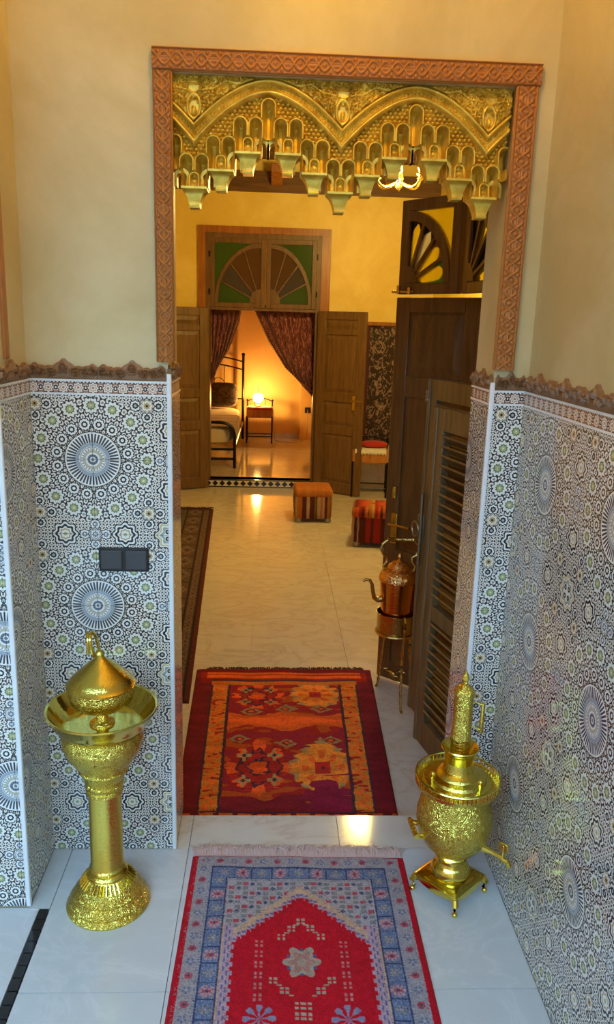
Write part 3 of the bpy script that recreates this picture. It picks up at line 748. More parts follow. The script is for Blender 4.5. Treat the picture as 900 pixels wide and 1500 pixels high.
# both bedroom leaves swing into the hall
d1 = door('door_1', 'brown panelled bedroom door leaf standing open beside the dark runner', (-0.725, YFAR - 0.06), (-1.27, 8.50), ZH + 0.012, 0.60, 1.985, 'far_door_wood', PAN_SM)
d2 = door('door_2', 'brown panelled bedroom door leaf with brass lever behind the orange-topped pouf', (OPR - 0.01, YFAR - 0.06), (0.955, 8.43), ZH + 0.012, 0.61, 1.985, 'far_door_wood', PAN_SM, (0.50, 1.05, 1, -1))
fl = thing('fanlight', 'closed wooden fanlight pair with green corner panes above the bedroom doorway', 'window', (0, YFAR - 0.005, 1.86), kind='structure')
def fan(parent, x0, x1, h, hub_left, matw, panes, corner, t=0.035, spokes=4, petals=False):
    """one fanlight leaf: rectangular frame, quarter circle rib, spokes, coloured panes"""
    w = x1 - x0; fr = 0.05
    MB().box(x0, x0 + fr, -t / 2, t / 2, 0, h).box(x1 - fr, x1, -t / 2, t / 2, 0, h).box(x0 + fr, x1 - fr, -t / 2, t / 2, 0, fr).box(x0 + fr, x1 - fr, -t / 2, t / 2, h - fr, h).build('sash', matw, parent, bevel=0.004)
    sx = 1 if hub_left else -1; hx = x0 + fr if hub_left else x1 - fr
    A, B = (w - 2 * fr), (h - 2 * fr)
    def P(a, k): return (hx + sx * A * k * math.cos(a), fr + B * k * math.sin(a))
    n = 24; dk = 0.035 / A
    out = [P(PI / 2 * i / n, 1.0) for i in range(n + 1)]; inn = [P(PI / 2 * i / n, 1.0 - dk) for i in range(n, -1, -1)]
    m = MB()
    for i in range(n):
        m.prism([P(PI / 2 * i / n, 1 - dk), P(PI / 2 * i / n, 1), P(PI / 2 * (i + 1) / n, 1), P(PI / 2 * (i + 1) / n, 1 - dk)], -t / 2, t / 2)
    m.build('fan_rib', matw, parent)
    hub = [(hx, fr)] + [P(PI / 2 * i / 8, 0.24) for i in range(9)]
    MB().prism(hub, -t / 2, t / 2).build('hub', matw, parent)
    for i in range(1, spokes):
        a = PI / 2 * i / spokes; c0, c1 = P(a, 0.2), P(a, 0.99); nx, nz = c1[1] - c0[1], -(c1[0] - c0[0]); L = math.hypot(nx, nz); nx, nz = nx / L * 0.007, nz / L * 0.007
        MB().prism([(c0[0] - nx, c0[1] - nz), (c1[0] - nx, c1[1] - nz), (c1[0] + nx, c1[1] + nz), (c0[0] + nx, c0[1] + nz)], -t * 0.45, t * 0.45).build('spoke', matw, parent)
    for i in range(spokes):
        a0, a1 = PI / 2 * i / spokes, PI / 2 * (i + 1) / spokes
        poly = [P(a0 + (a1 - a0) * k / 6, 0.2) for k in range(7)] + [P(a1 + (a0 - a1) * k / 6, 0.98) for k in range(7)]
        if not petals:
            MB().prism(poly, -0.002, 0.002).build('pane', panes[i], parent)
        else:
            dark, light = panes[i]
            am = (a0 + a1) / 2; pp = []
            L = 30
            for sgn in (1, -1):
                rng_ = range(L + 1) if sgn > 0 else range(L, -1, -1)
                for k in rng_:
                    f = k / L; rad = 0.24 + 0.62 * f
                    wv = 0.155 * (0.30 + 0.70 * math.sin(PI * min(1, f * 0.62 + 0.02))) * (1 if f < 0.82 else max(0.02, 1 - ((f - 0.82) / 0.18) ** 0.8)) * (1 + 0.07 * math.sin(f * 60))
                    pp.append(P(am + sgn * wv / max(rad, 0.3) * 0.62, rad))
            MB().prism(pp, -0.002, 0.002).build('petal_pane', light, parent)
            c0 = (sum(p[0] for p in pp) / len(pp), sum(p[1] for p in pp) / len(pp)); N_ = 60
            def reach(pg, an):
                best = 0.0; dx2, dy2 = math.cos(an), math.sin(an)
                for q0, q1 in zip(pg, pg[1:] + pg[:1]):
                    ex, ey = q1[0] - q0[0], q1[1] - q0[1]; den = dx2 * ey - dy2 * ex
                    if abs(den) < 1e-12: continue
                    tt = ((q0[0] - c0[0]) * ey - (q0[1] - c0[1]) * ex) / den; uu = ((q0[0] - c0[0]) * dy2 - (q0[1] - c0[1]) * dx2) / den
                    if tt > 0 and -1e-6 <= uu <= 1 + 1e-6: best = max(best, tt)
                return best
            lp = MB()
            for dpt in (-0.002, 0.002):
                for pg, kk in ((pp, 1.0), (poly, 1.0)):
                    for q in range(N_):
                        an = 2 * PI * q / N_; d_ = reach(pg, an); lp.v.append((c0[0] + d_ * math.cos(an), dpt, c0[1] + d_ * math.sin(an)))
            for b0 in (0, 2 * N_):
                for q in range(N_): q1 = (q + 1) % N_; lp.f.append((b0 + q, b0 + q1, b0 + N_ + q1, b0 + N_ + q))
            lp.build('pane', dark, parent)
    cp = [(hx + sx * A, fr + B)] + [P(PI / 2 * i / n, 0.995) for i in range(n + 1)]
    MB().prism(cp, -0.002, 0.002).build('corner_pane', corner, parent)
fan(fl, OPL + 0.05, -0.105, 0.72, False, 'far_door_wood', ['glass_green', 'glass_blue', 'glass_smoke', 'glass_smoke'], 'glass_green')
fan(fl, -0.097, OPR - 0.05, 0.72, True, 'far_door_wood', ['glass_green', 'glass_blue', 'glass_smoke', 'glass_smoke'], 'glass_green')
MB().box(OPL + 0.05, OPR - 0.05, -0.02, 0.03, -0.03, -0.002).build('transom', 'far_door_wood', fl)
for x in (OPL + 0.045, OPR - 0.045):
    for z in (0.16, 0.55): MB().lathe([(0.008, -0.03), (0.008, 0.03)], 10, (x, -0.022, z)).build('hinge', 'black_iron', fl)

# ------------------------------------------------------------------ entrance leaf, its fanlight and the shutters
d3 = door('door_3', 'tall dark wooden panelled entrance leaf open behind the copper kettle', (0.935, 3.575), (0.602, 3.885), ZH + 0.02, 0.455, 1.97, 'door_wood', [(0.10, 0.62), (0.72, 1.50), (1.60, 1.90)], (0.395, 0.86, -1, 1))
MB().lathe([(0.014, -0.03), (0.014, 0.03)], 12, (0.40, 0.022, 1.02)).build('keyhole_plate', 'old_brass', d3)
a = math.atan2(3.90 - 3.62, 0.605 - 0.825)
fl2 = thing('fanlight', 'wooden fanlight leaf with yellow and clear petal panes standing open', 'window', (0.83, 3.615, 1.855), a, kind='structure')
fan(fl2, 0.0, 0.358, 0.425, False, 'door_wood', [('glass_green', 'glass_yellow'), ('glass_smoke', 'glass_yellow'), ('glass_dark', 'glass_clear'), ('glass_dark', 'glass_yellow')], 'glass_yellow', petals=True)
MB().tube([(0.25, 0.024, 0.012), (0.39, 0.024, 0.012)], 0.006).box(0.27, 0.285, 0.018, 0.032, 0.0, 0.03).box(0.34, 0.355, 0.018, 0.032, 0.0, 0.04).build('bolt', 'old_brass', fl2)
fl3 = thing('fanlight', 'folded wooden fanlight leaf behind the gilded valance end', 'window', (0.850, 3.600, 1.855), math.atan2(-0.40, 0.09), kind='structure')
fan(fl3, 0.0, 0.36, 0.425, True, 'door_wood', ['glass_yellow', 'glass_dark', 'glass_yellow', 'glass_dark'], 'glass_yellow')

def shutter(label, hinge, free_, z0, w, h, group):
    a = math.atan2(free_[1] - hinge[1], free_[0] - hinge[0])
    o = thing('louvered_shutter', label, 'shutter', (hinge[0], hinge[1], z0), a, group=group)
    st = 0.062; t = 0.036
    for x0, x1 in ((0, st), (w - st, w)): MB().box(x0, x1, -t / 2, t / 2, 0, h).build('stile', 'shutter_wood', o, bevel=0.004)
    MB().box(w - 0.012, w + 0.012, -t / 2 - 0.006, t / 2 + 0.006, 0, h).build('edge_bead', 'shutter_wood', o, bevel=0.005)
    for a0, a1 in ((0, 0.11), (h * 0.40, h * 0.40 + 0.06), (h - 0.085, h)): MB().box(st, w - st, -t / 2, t / 2, a0, a1).build('rail', 'shutter_wood', o, bevel=0.003)
    me = MB().box(st - 0.004, w - st + 0.004, -0.024, 0.024, -0.004, 0.004).mesh('slat', 'shutter_wood')
    for lo, hi in ((0.13, h * 0.40 - 0.01), (h * 0.40 + 0.075, h - 0.10)):
        n = int((hi - lo) / 0.036)
        for i in range(n): put('slat', me, o, (0, 0, lo + (i + 0.5) * (hi - lo) / n), (math.radians(38), 0, 0))
    return o
s1 = shutter('louvered wooden shutter folded against the mosaic jamb', (0.752, 2.515), (0.645, 2.956), 0.012, 0.455, 1.398, 'louvered shutters at the entrance')
s2 = shutter('taller louvered wooden shutter with iron ring handle beside the dark door', (0.795, 2.86), (0.680, 3.30), -0.02, 0.455, 1.515, 'louvered shutters at the entrance')
m = MB(); m.box(0.415, 0.455, 0.018, 0.026, 0.80, 0.93); m.build('lock_plate', 'old_steel', s2, bevel=0.002)
MB().tube([(0.445 + 0.032 * math.cos(t), 0.05, 0.865 + 0.032 * math.sin(t)) for t in np.linspace(0, 2 * PI, 25)[:-1]], 0.0045, 8, True).build('ring_handle', 'old_steel', s2)
MB().tube([(0.435, 0.03, 0.70), (0.435, 0.03, 1.02)], 0.007).build('bolt', 'old_steel', s2)
for z in (1.44, 0.9): MB().lathe([(0.010, -0.025), (0.013, -0.018), (0.010, -0.008), (0.013, 0), (0.010, 0.008), (0.013, 0.018), (0.010, 0.025)], 12, (0.46, 0.02, z)).build('hinge', 'old_steel', s2)

# ------------------------------------------------------------------ bedroom
BXL, BXR = -2.2, 0.95
struct('floor', MB().box(BXL, BXR, YFARB - 0.16, YBED, ZBED - 0.15, ZBED), 'marble_bedroom', 'shiny cream bedroom floor reflecting the bedside lamp', 'floor')
struct('wall_bedroom_back', MB().box(BXL, BXR, YBED, YBED + 0.1, ZBED - 0.1, 3.0), 'plaster_bedroom', 'orange lit bedroom wall behind the bed', 'wall')
struct('wall_bedroom_left', MB().box(BXL - 0.1, BXL, YFARB, YBED, ZBED - 0.1, 3.0), 'plaster_bedroom', 'orange bedroom side wall beyond the bed', 'wall')
struct('wall_bedroom_right', MB().box(BXR, BXR + 0.1, YFARB, YBED, ZBED - 0.1, 3.0).box(0.43, BXR, YBED - 0.10, YBED, ZBED, 3.0), 'plaster_bedroom', 'orange bedroom side wall with a shallow pier and socket', 'wall')
struct('wall_bedroom_front', MB().box(BXL, OPL, YFARB, YFARB + 0.01, ZBED, 3.0).box(OPR, BXR, YFARB, YFARB + 0.01, ZBED, 3.0).box(OPL, OPR, YFARB, YFARB + 0.01, OPT, 3.0), 'plaster_bedroom', 'orange plaster on the bedroom side of its doorway', 'wall')
struct('ceiling', MB().box(BXL, BXR, YFARB, YBED, 3.0, 3.1), 'plaster_ceiling', 'plain bedroom ceiling', 'ceiling')
struct('baseboard_back', MB().box(BXL, 0.43, YBED - 0.015, YBED, ZBED, ZBED + 0.08), 'marble_bedroom', 'cream tile skirting along the orange bedroom wall', 'baseboard')

# bed: iron frame, mattress, blanket, pillow
bed = thing('iron_bed', 'black wrought iron bed frame with scrolled headboard in the bedroom', 'bed', (-1.2, 11.0, ZBED))
hx0, hx1, hy = -0.75, 0.74, 1.10
for x in (hx0, hx1): MB().tube([(x, hy, 0), (x, hy, 1.28)], 0.020).ball((x, hy, 1.29), 0.027).build('post', 'black_iron', bed)
def bez(p0, p1, p2, n=14): return [tuple((1 - t) ** 2 * a + 2 * t * (1 - t) * b + t * t * c for a, b, c in zip(p0, p1, p2)) for t in np.linspace(0, 1, n)]
for z, dz in ((1.18, 0.10), (1.06, 0.10), (0.62, 0.0)): MB().tube(bez((hx0, hy, z), (0, hy, z + dz * 2), (hx1, hy, z)), 0.011).build('head_rail', 'black_iron', bed)
for k in range(9):
    x = hx0 + 0.15 + k * 0.15; zt = 1.06 + 0.09 * (1 - (x / 0.75) ** 2)
    MB().tube([(x, hy, 0.62), (x, hy, zt)], 0.006).build('spindle', 'black_iron', bed)
for x in (-0.35, 0.0, 0.35):
    sp_ = [(x + 0.11 * (1 - t) * math.cos(t * 9), hy - 0.012, 0.84 + 0.11 * (1 - t) * math.sin(t * 9)) for t in np.linspace(0, 0.9, 40)]
    MB().tube(sp_, 0.006, 6).build('scroll', 'black_iron', bed)
fy = -1.45
pts = [(hx0, fy, 0), (hx0, fy, 0.38)] + bez((hx0, fy, 0.38), (hx0, fy, 0.56), (hx0 + 0.18, fy, 0.565), 8) + bez((hx1 - 0.18, fy, 0.565), (hx1, fy, 0.56), (hx1, fy, 0.38), 8) + [(hx1, fy, 0)]
MB().tube(pts, 0.019).build('foot_hoop', 'black_iron', bed)
for z in (0.235, 0.115): MB().tube([(hx0, fy, z), (hx1, fy, z)], 0.016).build('foot_rail', 'black_iron', bed)
for x in (hx0, hx1): MB().tube([(x, fy, 0.26), (x, hy, 0.26)], 0.018).build('side_rail', 'black_iron', bed)
def cushion(nx, ny, sx, sy, sz, pw=4):
    vs = []; m = MB()
    for i in range(17):
        for j in range(24):
            ph = -PI / 2 + PI * i / 16; th = 2 * PI * j / 24
            def sg(v, p): return math.copysign(abs(v) ** p, v)
            e1, e2 = 2 / pw, 2 / pw
            vs.append((sx * sg(math.cos(ph), e1) * sg(math.cos(th), e2), sy * sg(math.cos(ph), e1) * sg(math.sin(th), e2), sz * sg(math.sin(ph), e1)))
    fs = [(i * 24 + j, i * 24 + (j + 1) % 24, (i + 1) * 24 + (j + 1) % 24, (i + 1) * 24 + j) for i in range(16) for j in range(24)]
    return m.add(vs, fs)
tag(cushion(0, 0, 0.71, 1.24, 0.115, 8).build('mattress', 'bed_linen', None, (-1.2, 10.83, ZBED + 0.385)), 'thick cream mattress lying on the black iron bed', 'mattress')
m = MB(); U = np.linspace(-1, 1, 40)
P = np.zeros((30, 40, 3))
for i, v in enumerate(np.linspace(0, 1, 30)):
    for j, u in enumerate(U):
        s = u * 1.05; xx = 0.735 * max(-1, min(1, s / 0.72)) + 0.012 * math.sin(v * 30) * (abs(s) > 0.72); zz_ = 0.51 - max(0, abs(s) - 0.72) * 0.62
        yy = -1.30 + v * 1.25
        P[i, j] = (xx, yy, zz_ + 0.004 * math.sin(v * 25 + u * 3))
tag(m.grid(P).build('blanket', 'bed_blanket', None, (-1.2, 10.9, ZBED)), 'beige blanket draped over the foot half of the bed', 'blanket').modifiers.new('s', 'SOLIDIFY').thickness = 0.012
tag(cushion(0, 0, 0.27, 0.085, 0.18, 4.5).build('pillow', 'pillow_cloth', None, (-0.80, 11.80, ZBED + 0.70), (math.radians(-22), 0, math.radians(8))), 'dark patterned pillow propped on the bed against the headboard', 'pillow')

def side_table(label, loc, rz, mat_w='pine_wood'):
    t = thing('iron_side_table', label, 'table', loc, rz)
    w, d, h = 0.19, 0.15, 0.40
    for x in (-w, w):
        for y in (-d, d): MB().tube([(x, y, 0), (x, y, h + (0.20 if y > 0 else 0.0))], 0.012, 8).build('leg', 'black_iron', t)
    for y in (-d, d): MB().tube([(-w, y, 0.10), (w, y, 0.10)], 0.008, 6).build('stretcher', 'black_iron', t)
    for x in (-w, w): MB().tube([(x, -d, 0.16), (x, d, 0.16)], 0.008, 6).build('stretcher', 'black_iron', t)
    b = MB().box(-w - 0.005, w + 0.005, -d - 0.005, d + 0.005, h - 0.02, h + 0.13).build('drawer_box', mat_w, t, bevel=0.004)
    f = MB().box(-w + 0.01, w - 0.01, -d - 0.014, -d - 0.004, h - 0.005, h + 0.115).build('drawer', mat_w, t, bevel=0.003)
    MB().ball((0, -d - 0.022, h + 0.055), 0.011).build('knob', 'old_brass', f)
    MB().tube(bez((-w, d, h + 0.20), (0, d, h + 0.30), (w, d, h + 0.20)), 0.008, 6).build('back_hoop', 'black_iron', t)
    for x in (-0.08, 0.08): MB().tube([(x, d, h + 0.13), (x, d, h + 0.23)], 0.005, 6).build('spindle', 'black_iron', t)
    for x in (-w, w): MB().ball((x, d, h + 0.215), 0.018).build('finial', 'black_iron', t)
    return t
side_table('small iron legged table with a pine drawer holding the glowing lamp', (-0.195, 11.83, ZBED), 0.0)
side_table('small iron legged table with a pine drawer behind the striped pouf', (1.10, 8.58, ZH), math.radians(-6))
def cloth(name, label, cat, mat, loc, w, d, drop, scallop, rz=0):
    P = np.zeros((15, 41, 3)); 
    for i, v in enumerate(np.linspace(-1, 1, 15)):
        for j, u in enumerate(np.linspace(-1, 1, 41)):
            y = -(d + drop) + (v + 1) / 2 * (d + drop + 0.128); z = 0.006
            yy = max(-d, min(d, y)); over = abs(y) - d
            if over > 0: z -= over * (0.75 + scallop * abs(math.sin(u * 14)))
            P[i, j] = (u * w, yy - (0.004 if y < 0 else -0.004) * (over > 0), z + 0.002 * math.sin(u * 9 + v * 4))
    o = MB().grid(P).build(name, mat, None, loc, (0, 0, rz)); o.modifiers.new('s', 'SOLIDIFY').thickness = 0.004
    return tag(o, label, cat)
cloth('lace_runner', 'white scalloped lace cloth on the table behind the striped pouf', 'cloth', 'white_lace', (1.10, 8.58, ZH + 0.533), 0.172, 0.172, 0.05, 0.5, math.radians(-6))
cloth('red_cloth', 'red cloth spread under the glowing bedside lamp', 'cloth', 'red_cloth', (-0.195, 11.83, ZBED + 0.533), 0.172, 0.172, 0.04, 0.3)
o = cushion(0, 0, 0.15, 0.11, 0.035, 2.5).build('folded_cloth', 'red_cloth', None, (1.14, 8.60, ZH + 0.575)); tag(o, 'crumpled red cloth heaped on the white lace', 'cloth')
lamp = thing('table_lamp', 'small glowing glass table lamp on the bedside table', 'lamp', (-0.22, 11.80, ZBED + 0.543))
MB().lathe([(0.05, 0), (0.05, 0.01), (0.02, 0.025), (0.012, 0.05)], 20).build('base', 'old_brass', lamp)
MB().lathe([(0.02, 0.05), (0.065, 0.08), (0.08, 0.125), (0.065, 0.17), (0.03, 0.19)], 24).build('glass_shade', 'shade_glow', lamp)
MB().tube([(0, 0, 0.19), (0, 0, 0.27)], 0.005).ball((0, 0, 0.275), 0.01).build('finial', 'old_brass', lamp)
def point(name, loc, color, watt, radius, parent=None):
    l = bpy.data.lights.new(name, 'POINT'); l.color = color; l.energy = watt; l.shadow_soft_size = radius
    o = bpy.data.objects.new(name, l); COL.objects.link(o); o.location = loc
    if parent is not None: o.parent = parent
    return o
point('lamp_light', (0.0, 0.0, 0.125), (1.0, 0.52, 0.11), 34, 0.04, lamp)
sk = thing('wall_socket', 'black wall socket low on the orange bedroom wall', 'socket', (0.545, YBED - 0.10, 0.36))
MB().box(-0.042, 0.042, -0.012, 0, 0, 0.085).build('plate', 'switch_black', sk, bevel=0.003)
MB().lathe([(0.024, 0), (0.024, 0.008)], 16).build('plug', 'switch_grey', sk, (0, -0.012, 0.042), (PI / 2, 0, 0))
cb = [(0.545, YBED - 0.125, 0.40), (0.55, YBED - 0.14, 0.2), (0.53, YBED - 0.16, ZBED + 0.01)] + bez((0.50, YBED - 0.2, ZBED + 0.008), (0.25, YBED - 0.75, ZBED + 0.008), (0.04, YBED - 0.25, ZBED + 0.008), 16) + [(0.02, YBED - 0.2, 0.2), (0.015, YBED - 0.22, 0.42)]
tag(MB().tube(cb, 0.006, 6).build('lamp_cord', 'cable_white'), 'thin lamp cord curving over the bedroom floor to the socket', 'cord')

# curtains in the bedroom doorway
def curtain(label, inner, outer_x, zt):
    zs_ = np.array([p[1] for p in inner]); xs_ = np.array([p[0] for p in inner])
    nv, nu = 48, 70
    c = thing('tied_curtain', label, 'curtain', (outer_x, 8.97, ZBED), group='tied back curtains in the bedroom doorway')
    P = np.zeros((nv, nu, 3)); Hm = np.zeros((nv, 5, 3))
    zb = inner[-1][1]; 
    for i in range(nv):
        f = i / (nv - 1); zi = zt + (zb - zt) * f
        xi = float(np.interp(-zi, -zs_, xs_))
        for j in range(nu):
            u = j / (nu - 1)
            x = outer_x + (xi - outer_x) * u
            sag = 0.10 * math.sin(PI * u) * f
            P[i, j] = (x - outer_x, 0.020 * math.sin(u * 38 + f * 3) * (1 - 0.3 * f), zi - sag * (1 if u < 1 else 0) - ZBED)
    MB().grid(P).build('drape', 'curtain_brocade', c, angle=180).modifiers.new('s', 'SOLIDIFY').thickness = 0.004
    E_ = P[:, -1]; s = 1 if inner[0][0] < outer_x else -1
    for k in range(5): Hm[:, k] = E_ + np.array([s * 0.075 * (k / 4), -0.006, 0.01 * k])
    MB().grid(Hm).build('hem', 'curtain_hem', c, angle=180).modifiers.new('s', 'SOLIDIFY').thickness = 0.004
    b = MB()
    for i in range(1, nv): b.ball((E_[i][0] - s * 0.006, E_[i][1] - 0.004, E_[i][2]), 0.007, 6, 4)
    b.build('bead_trim', 'curtain_hem', c)
curtain('burgundy brocade curtain swept aside above the cream bed', [(-0.375, 1.88), (-0.40, 1.70), (-0.507, 1.417), (-0.66, 1.16), (-0.72, 1.08)], -0.70, 1.90)
curtain('wide burgundy brocade curtain swept aside toward the leaf with the brass lever', [(-0.235, 1.88), (-0.05, 1.505), (0.149, 1.208), (0.30, 1.08), (0.46, 0.99)], 0.455, 1.90)

# wall hanging on the far wall
wh = thing('wall_hanging', 'dark patterned textile hanging on the yellow wall beside the open leaf', 'wall hanging', (1.33, YFAR - 0.012, 0.38))
P = np.array([[(x, -0.006 + 0.006 * math.sin(x * 22), z) for x in np.linspace(-0.27, 0.27, 40)] for z in np.linspace(0, 1.33, 10)])
MB().grid(P).build('textile', 'hanging_brocade', wh, angle=180).modifiers.new('s', 'SOLIDIFY').thickness = 0.006
MB().box(-0.30, -0.268, -0.014, 0.01, 0, 1.33).box(0.268, 0.30, -0.014, 0.01, 0, 1.33).build('border_strip', 'curtain_hem', wh)
MB().box(-0.31, 0.31, -0.025, 0.01, 1.33, 1.37).build('rail', 'orange_wood', wh, bevel=0.004)
wt = tag(MB().box(0.72, HXR, YFAR - 0.012, YFAR, ZH, 0.36).build('wall_dado', 'grout'), 'grey stone dado on the wall below the dark textile hanging', 'dado', kind='structure')
for k in range(4): slab('dado_slab', wt, 'marble_hall', 0.72 + k * 0.2575, 0.72 + (k + 1) * 0.2575, YFAR - 0.02, YFAR - 0.010, ZH, 0.36, 0.001)

# ------------------------------------------------------------------ poufs
def stripes(n, pal):
    seq = []; 
    while len(seq) < n:
        c = pal[rng.integers(len(pal))]; seq += [c] * int(rng.integers(1, 5))
    return seq[:n]
def color_mesh(me, cols):
    at = me.color_attributes.new('Col', 'FLOAT_COLOR', 'POINT')
    c = np.ones((len(me.vertices), 4), np.float32); c[:, :3] = cols
    at.data.foreach_set('color', c.ravel())
def pouf(label, loc, w, h, rz, stripe_pal, top_pal):
    p = thing('kilim_pouf', label, 'pouf', loc, rz, group='kilim poufs in the hall')
    # body: vertical stripes on a softly rounded box
    n = 64; m = MB(); rings = []
    levels = [(0.04, 0.92), (0.06, 0.98), (0.12, 1.0), (h * 0.5, 1.02), (h * 0.72, 1.0), (h * 0.78, 0.985)]
    def sq(t, k):
        f = (t / (2 * PI) * 4) % 4; sd = int(f); q = (f - sd) * 2 - 1
        x, y = [(1, q), (-q, 1), (-1, -q), (q, -1)][sd]
        rc = 0.13; ax_, ay_ = max(0, abs(x) - 1 + rc), max(0, abs(y) - 1 + rc); L = math.hypot(ax_, ay_)
        if L > rc: x = math.copysign(1 - rc + ax_ * rc / L, x); y = math.copysign(1 - rc + ay_ * rc / L, y)
        return x, y
    n = 256
    for z, s in levels:
        for i in range(n):
            cx, cy = sq(2 * PI * i / n, 0.28); m.v.append((cx * w / 2 * s, cy * w / 2 * s, z))
    for j in range(len(levels) - 1):
        for i in range(n): m.f.append((j * n + i, j * n + (i + 1) % n, (j + 1) * n + (i + 1) % n, (j + 1) * n + i))
    m.f.append(tuple(range(n))[::-1])
    me = m.mesh('body', 'kilim_weave', 60)
    seq = np.array(stripes(60, stripe_pal)); v = np.array(m.v)
    t = np.where(np.abs(v[:, 0]) >= np.abs(v[:, 1]), v[:, 1], v[:, 0])
    color_mesh(me, seq[np.clip(((t / w + 0.5) * 59), 0, 59).astype(int)])
    put('body', me, p)
    m = MB(); lv = [(h * 0.76, 0.98), (h * 0.80, 1.02), (h * 0.9, 1.03), (h * 0.97, 0.98), (h * 1.0, 0.88), (h * 1.012, 0.7), (h * 1.02, 0.45), (h * 1.022, 0.2), (h * 1.022, 0.01)]
    for z, s in lv:
        for i in range(n):
            cx, cy = sq(2 * PI * i / n, 0.30); m.v.append((cx * w / 2 * s, cy * w / 2 * s, z))
    for j in range(len(lv) - 1):
        for i in range(n): m.f.append((j * n + i, j * n + (i + 1) % n, (j + 1) * n + (i + 1) % n, (j + 1) * n + i))
    me = m.mesh('cushion_top', 'kilim_weave', 60); v = np.array(m.v)
    seq = np.array(stripes(60, top_pal)); color_mesh(me, seq[np.clip(((v[:, 0] / w + 0.5) * 59), 0, 59).astype(int)])
    put('cushion_top', me, p)
    for x in (-1, 1):
        for y in (-1, 1): MB().lathe([(0.02, 0), (0.03, 0.006), (0.034, 0.025), (0.026, 0.045)], 16, (x * w * 0.40, y * w * 0.40, 0)).build('foot', 'old_steel', p)
DK = (0.10, 0.022, 0.016); OR = (0.42, 0.13, 0.03); YE = (0.48, 0.30, 0.08); CRM = (0.42, 0.28, 0.16); RD = (0.30, 0.025, 0.015); OL = (0.20, 0.13, 0.04)
pouf('square kilim pouf with a plain orange top before the bedroom step', (0.405, 7.40, ZH), 0.355, 0.335, math.radians(2), [DK, DK, OL, CRM, OR, DK, YE], [(0.50, 0.18, 0.035), (0.46, 0.15, 0.03)])
pouf('square red striped kilim pouf standing before the iron table', (0.915, 6.58, ZH), 0.39, 0.345, math.radians(-8), [DK, DK, RD, DK, CRM, DK], [OR, YE, RD, DK, OR, (0.55, 0.08, 0.02)])

# ------------------------------------------------------------------ rugs (one colour per knot)
def rug_mesh(name, img, corners, z, thick, mat):
    """img rows run from the far end (row 0) to the near end; corners tl, tr, br, bl"""
    ny, nx = img.shape[:2]
    u = np.linspace(0, 1, nx)[None, :, None]; v = np.linspace(0, 1, ny)[:, None, None]
    tl, tr, br, bl = [np.array(c) for c in corners]
    P = (tl * (1 - u) + tr * u) * (1 - v) + (bl * (1 - u) + br * u) * v
    ripple = 0.0022 * np.sin(v * 23 + u * 4) + 0.0018 * np.sin(u * 17 - v * 9)
    edge = np.clip(np.minimum(np.minimum(u, 1 - u) * nx, np.minimum(v, 1 - v) * ny) / 3.0, 0, 1)
    Zs = thick * (0.35 + 0.65 * edge) + ripple * edge
    P3 = np.concatenate([P, z + Zs], -1).reshape(-1, 3)
    quads = (np.arange(ny - 1)[:, None] * nx + np.arange(nx - 1)[None, :]).reshape(-1, 1) + np.array([[0, nx, nx + 1, 1]])
    # skirt down to the floor
    loop = list(range(nx)) + [i * nx + nx - 1 for i in range(1, ny)] + [(ny - 1) * nx + j for j in range(nx - 2, -1, -1)] + [i * nx for i in range(ny - 2, 0, -1)]
    low = P3[loop].copy(); low[:, 2] = z
    n0 = len(P3); L = len(loop)
    sk = [(loop[i], loop[(i + 1) % L], n0 + (i + 1) % L, n0 + i) for i in range(L)]
    me = bpy.data.meshes.new(name); me.from_pydata(np.concatenate([P3, low]).tolist(), [], quads.tolist() + sk)
    me.shade_smooth(); me.materials.append(MATS[mat])
    cols = img.reshape(-1, 3); color_mesh(me, np.concatenate([cols, cols[loop]]))
    return put(name, me)
def fringe(parent, a, b, z, n, L, mat, r=0.0016, dirv=(0, 1), curl=0.02):
    m = MB(); a = np.array(a); b = np.array(b); d = np.array(dirv)
    for i in range(n):
        p = a + (b - a) * (i + rng.uniform(-0.4, 0.4)) / n; sway = rng.normal(0, curl) + curl * 1.2 * math.sin(i * 0.32)
        l = L * rng.uniform(0.65, 1.15); t = (b - a) / np.linalg.norm(b - a)
        pts = []
        for k in range(4):
            f = k / 3; q = p + d * l * f + t * sway * f * f; pts.append((q[0], q[1], z + 0.004 + 0.008 * math.sin(f * PI) * rng.uniform(0.3, 1.2)))
        m.tube(pts, [r * 1.6, r * 1.5, r * 1.2, r * 0.5], 4)
    o = m.build('fringe', mat, parent); o['kind'] = 'stuff'; return o

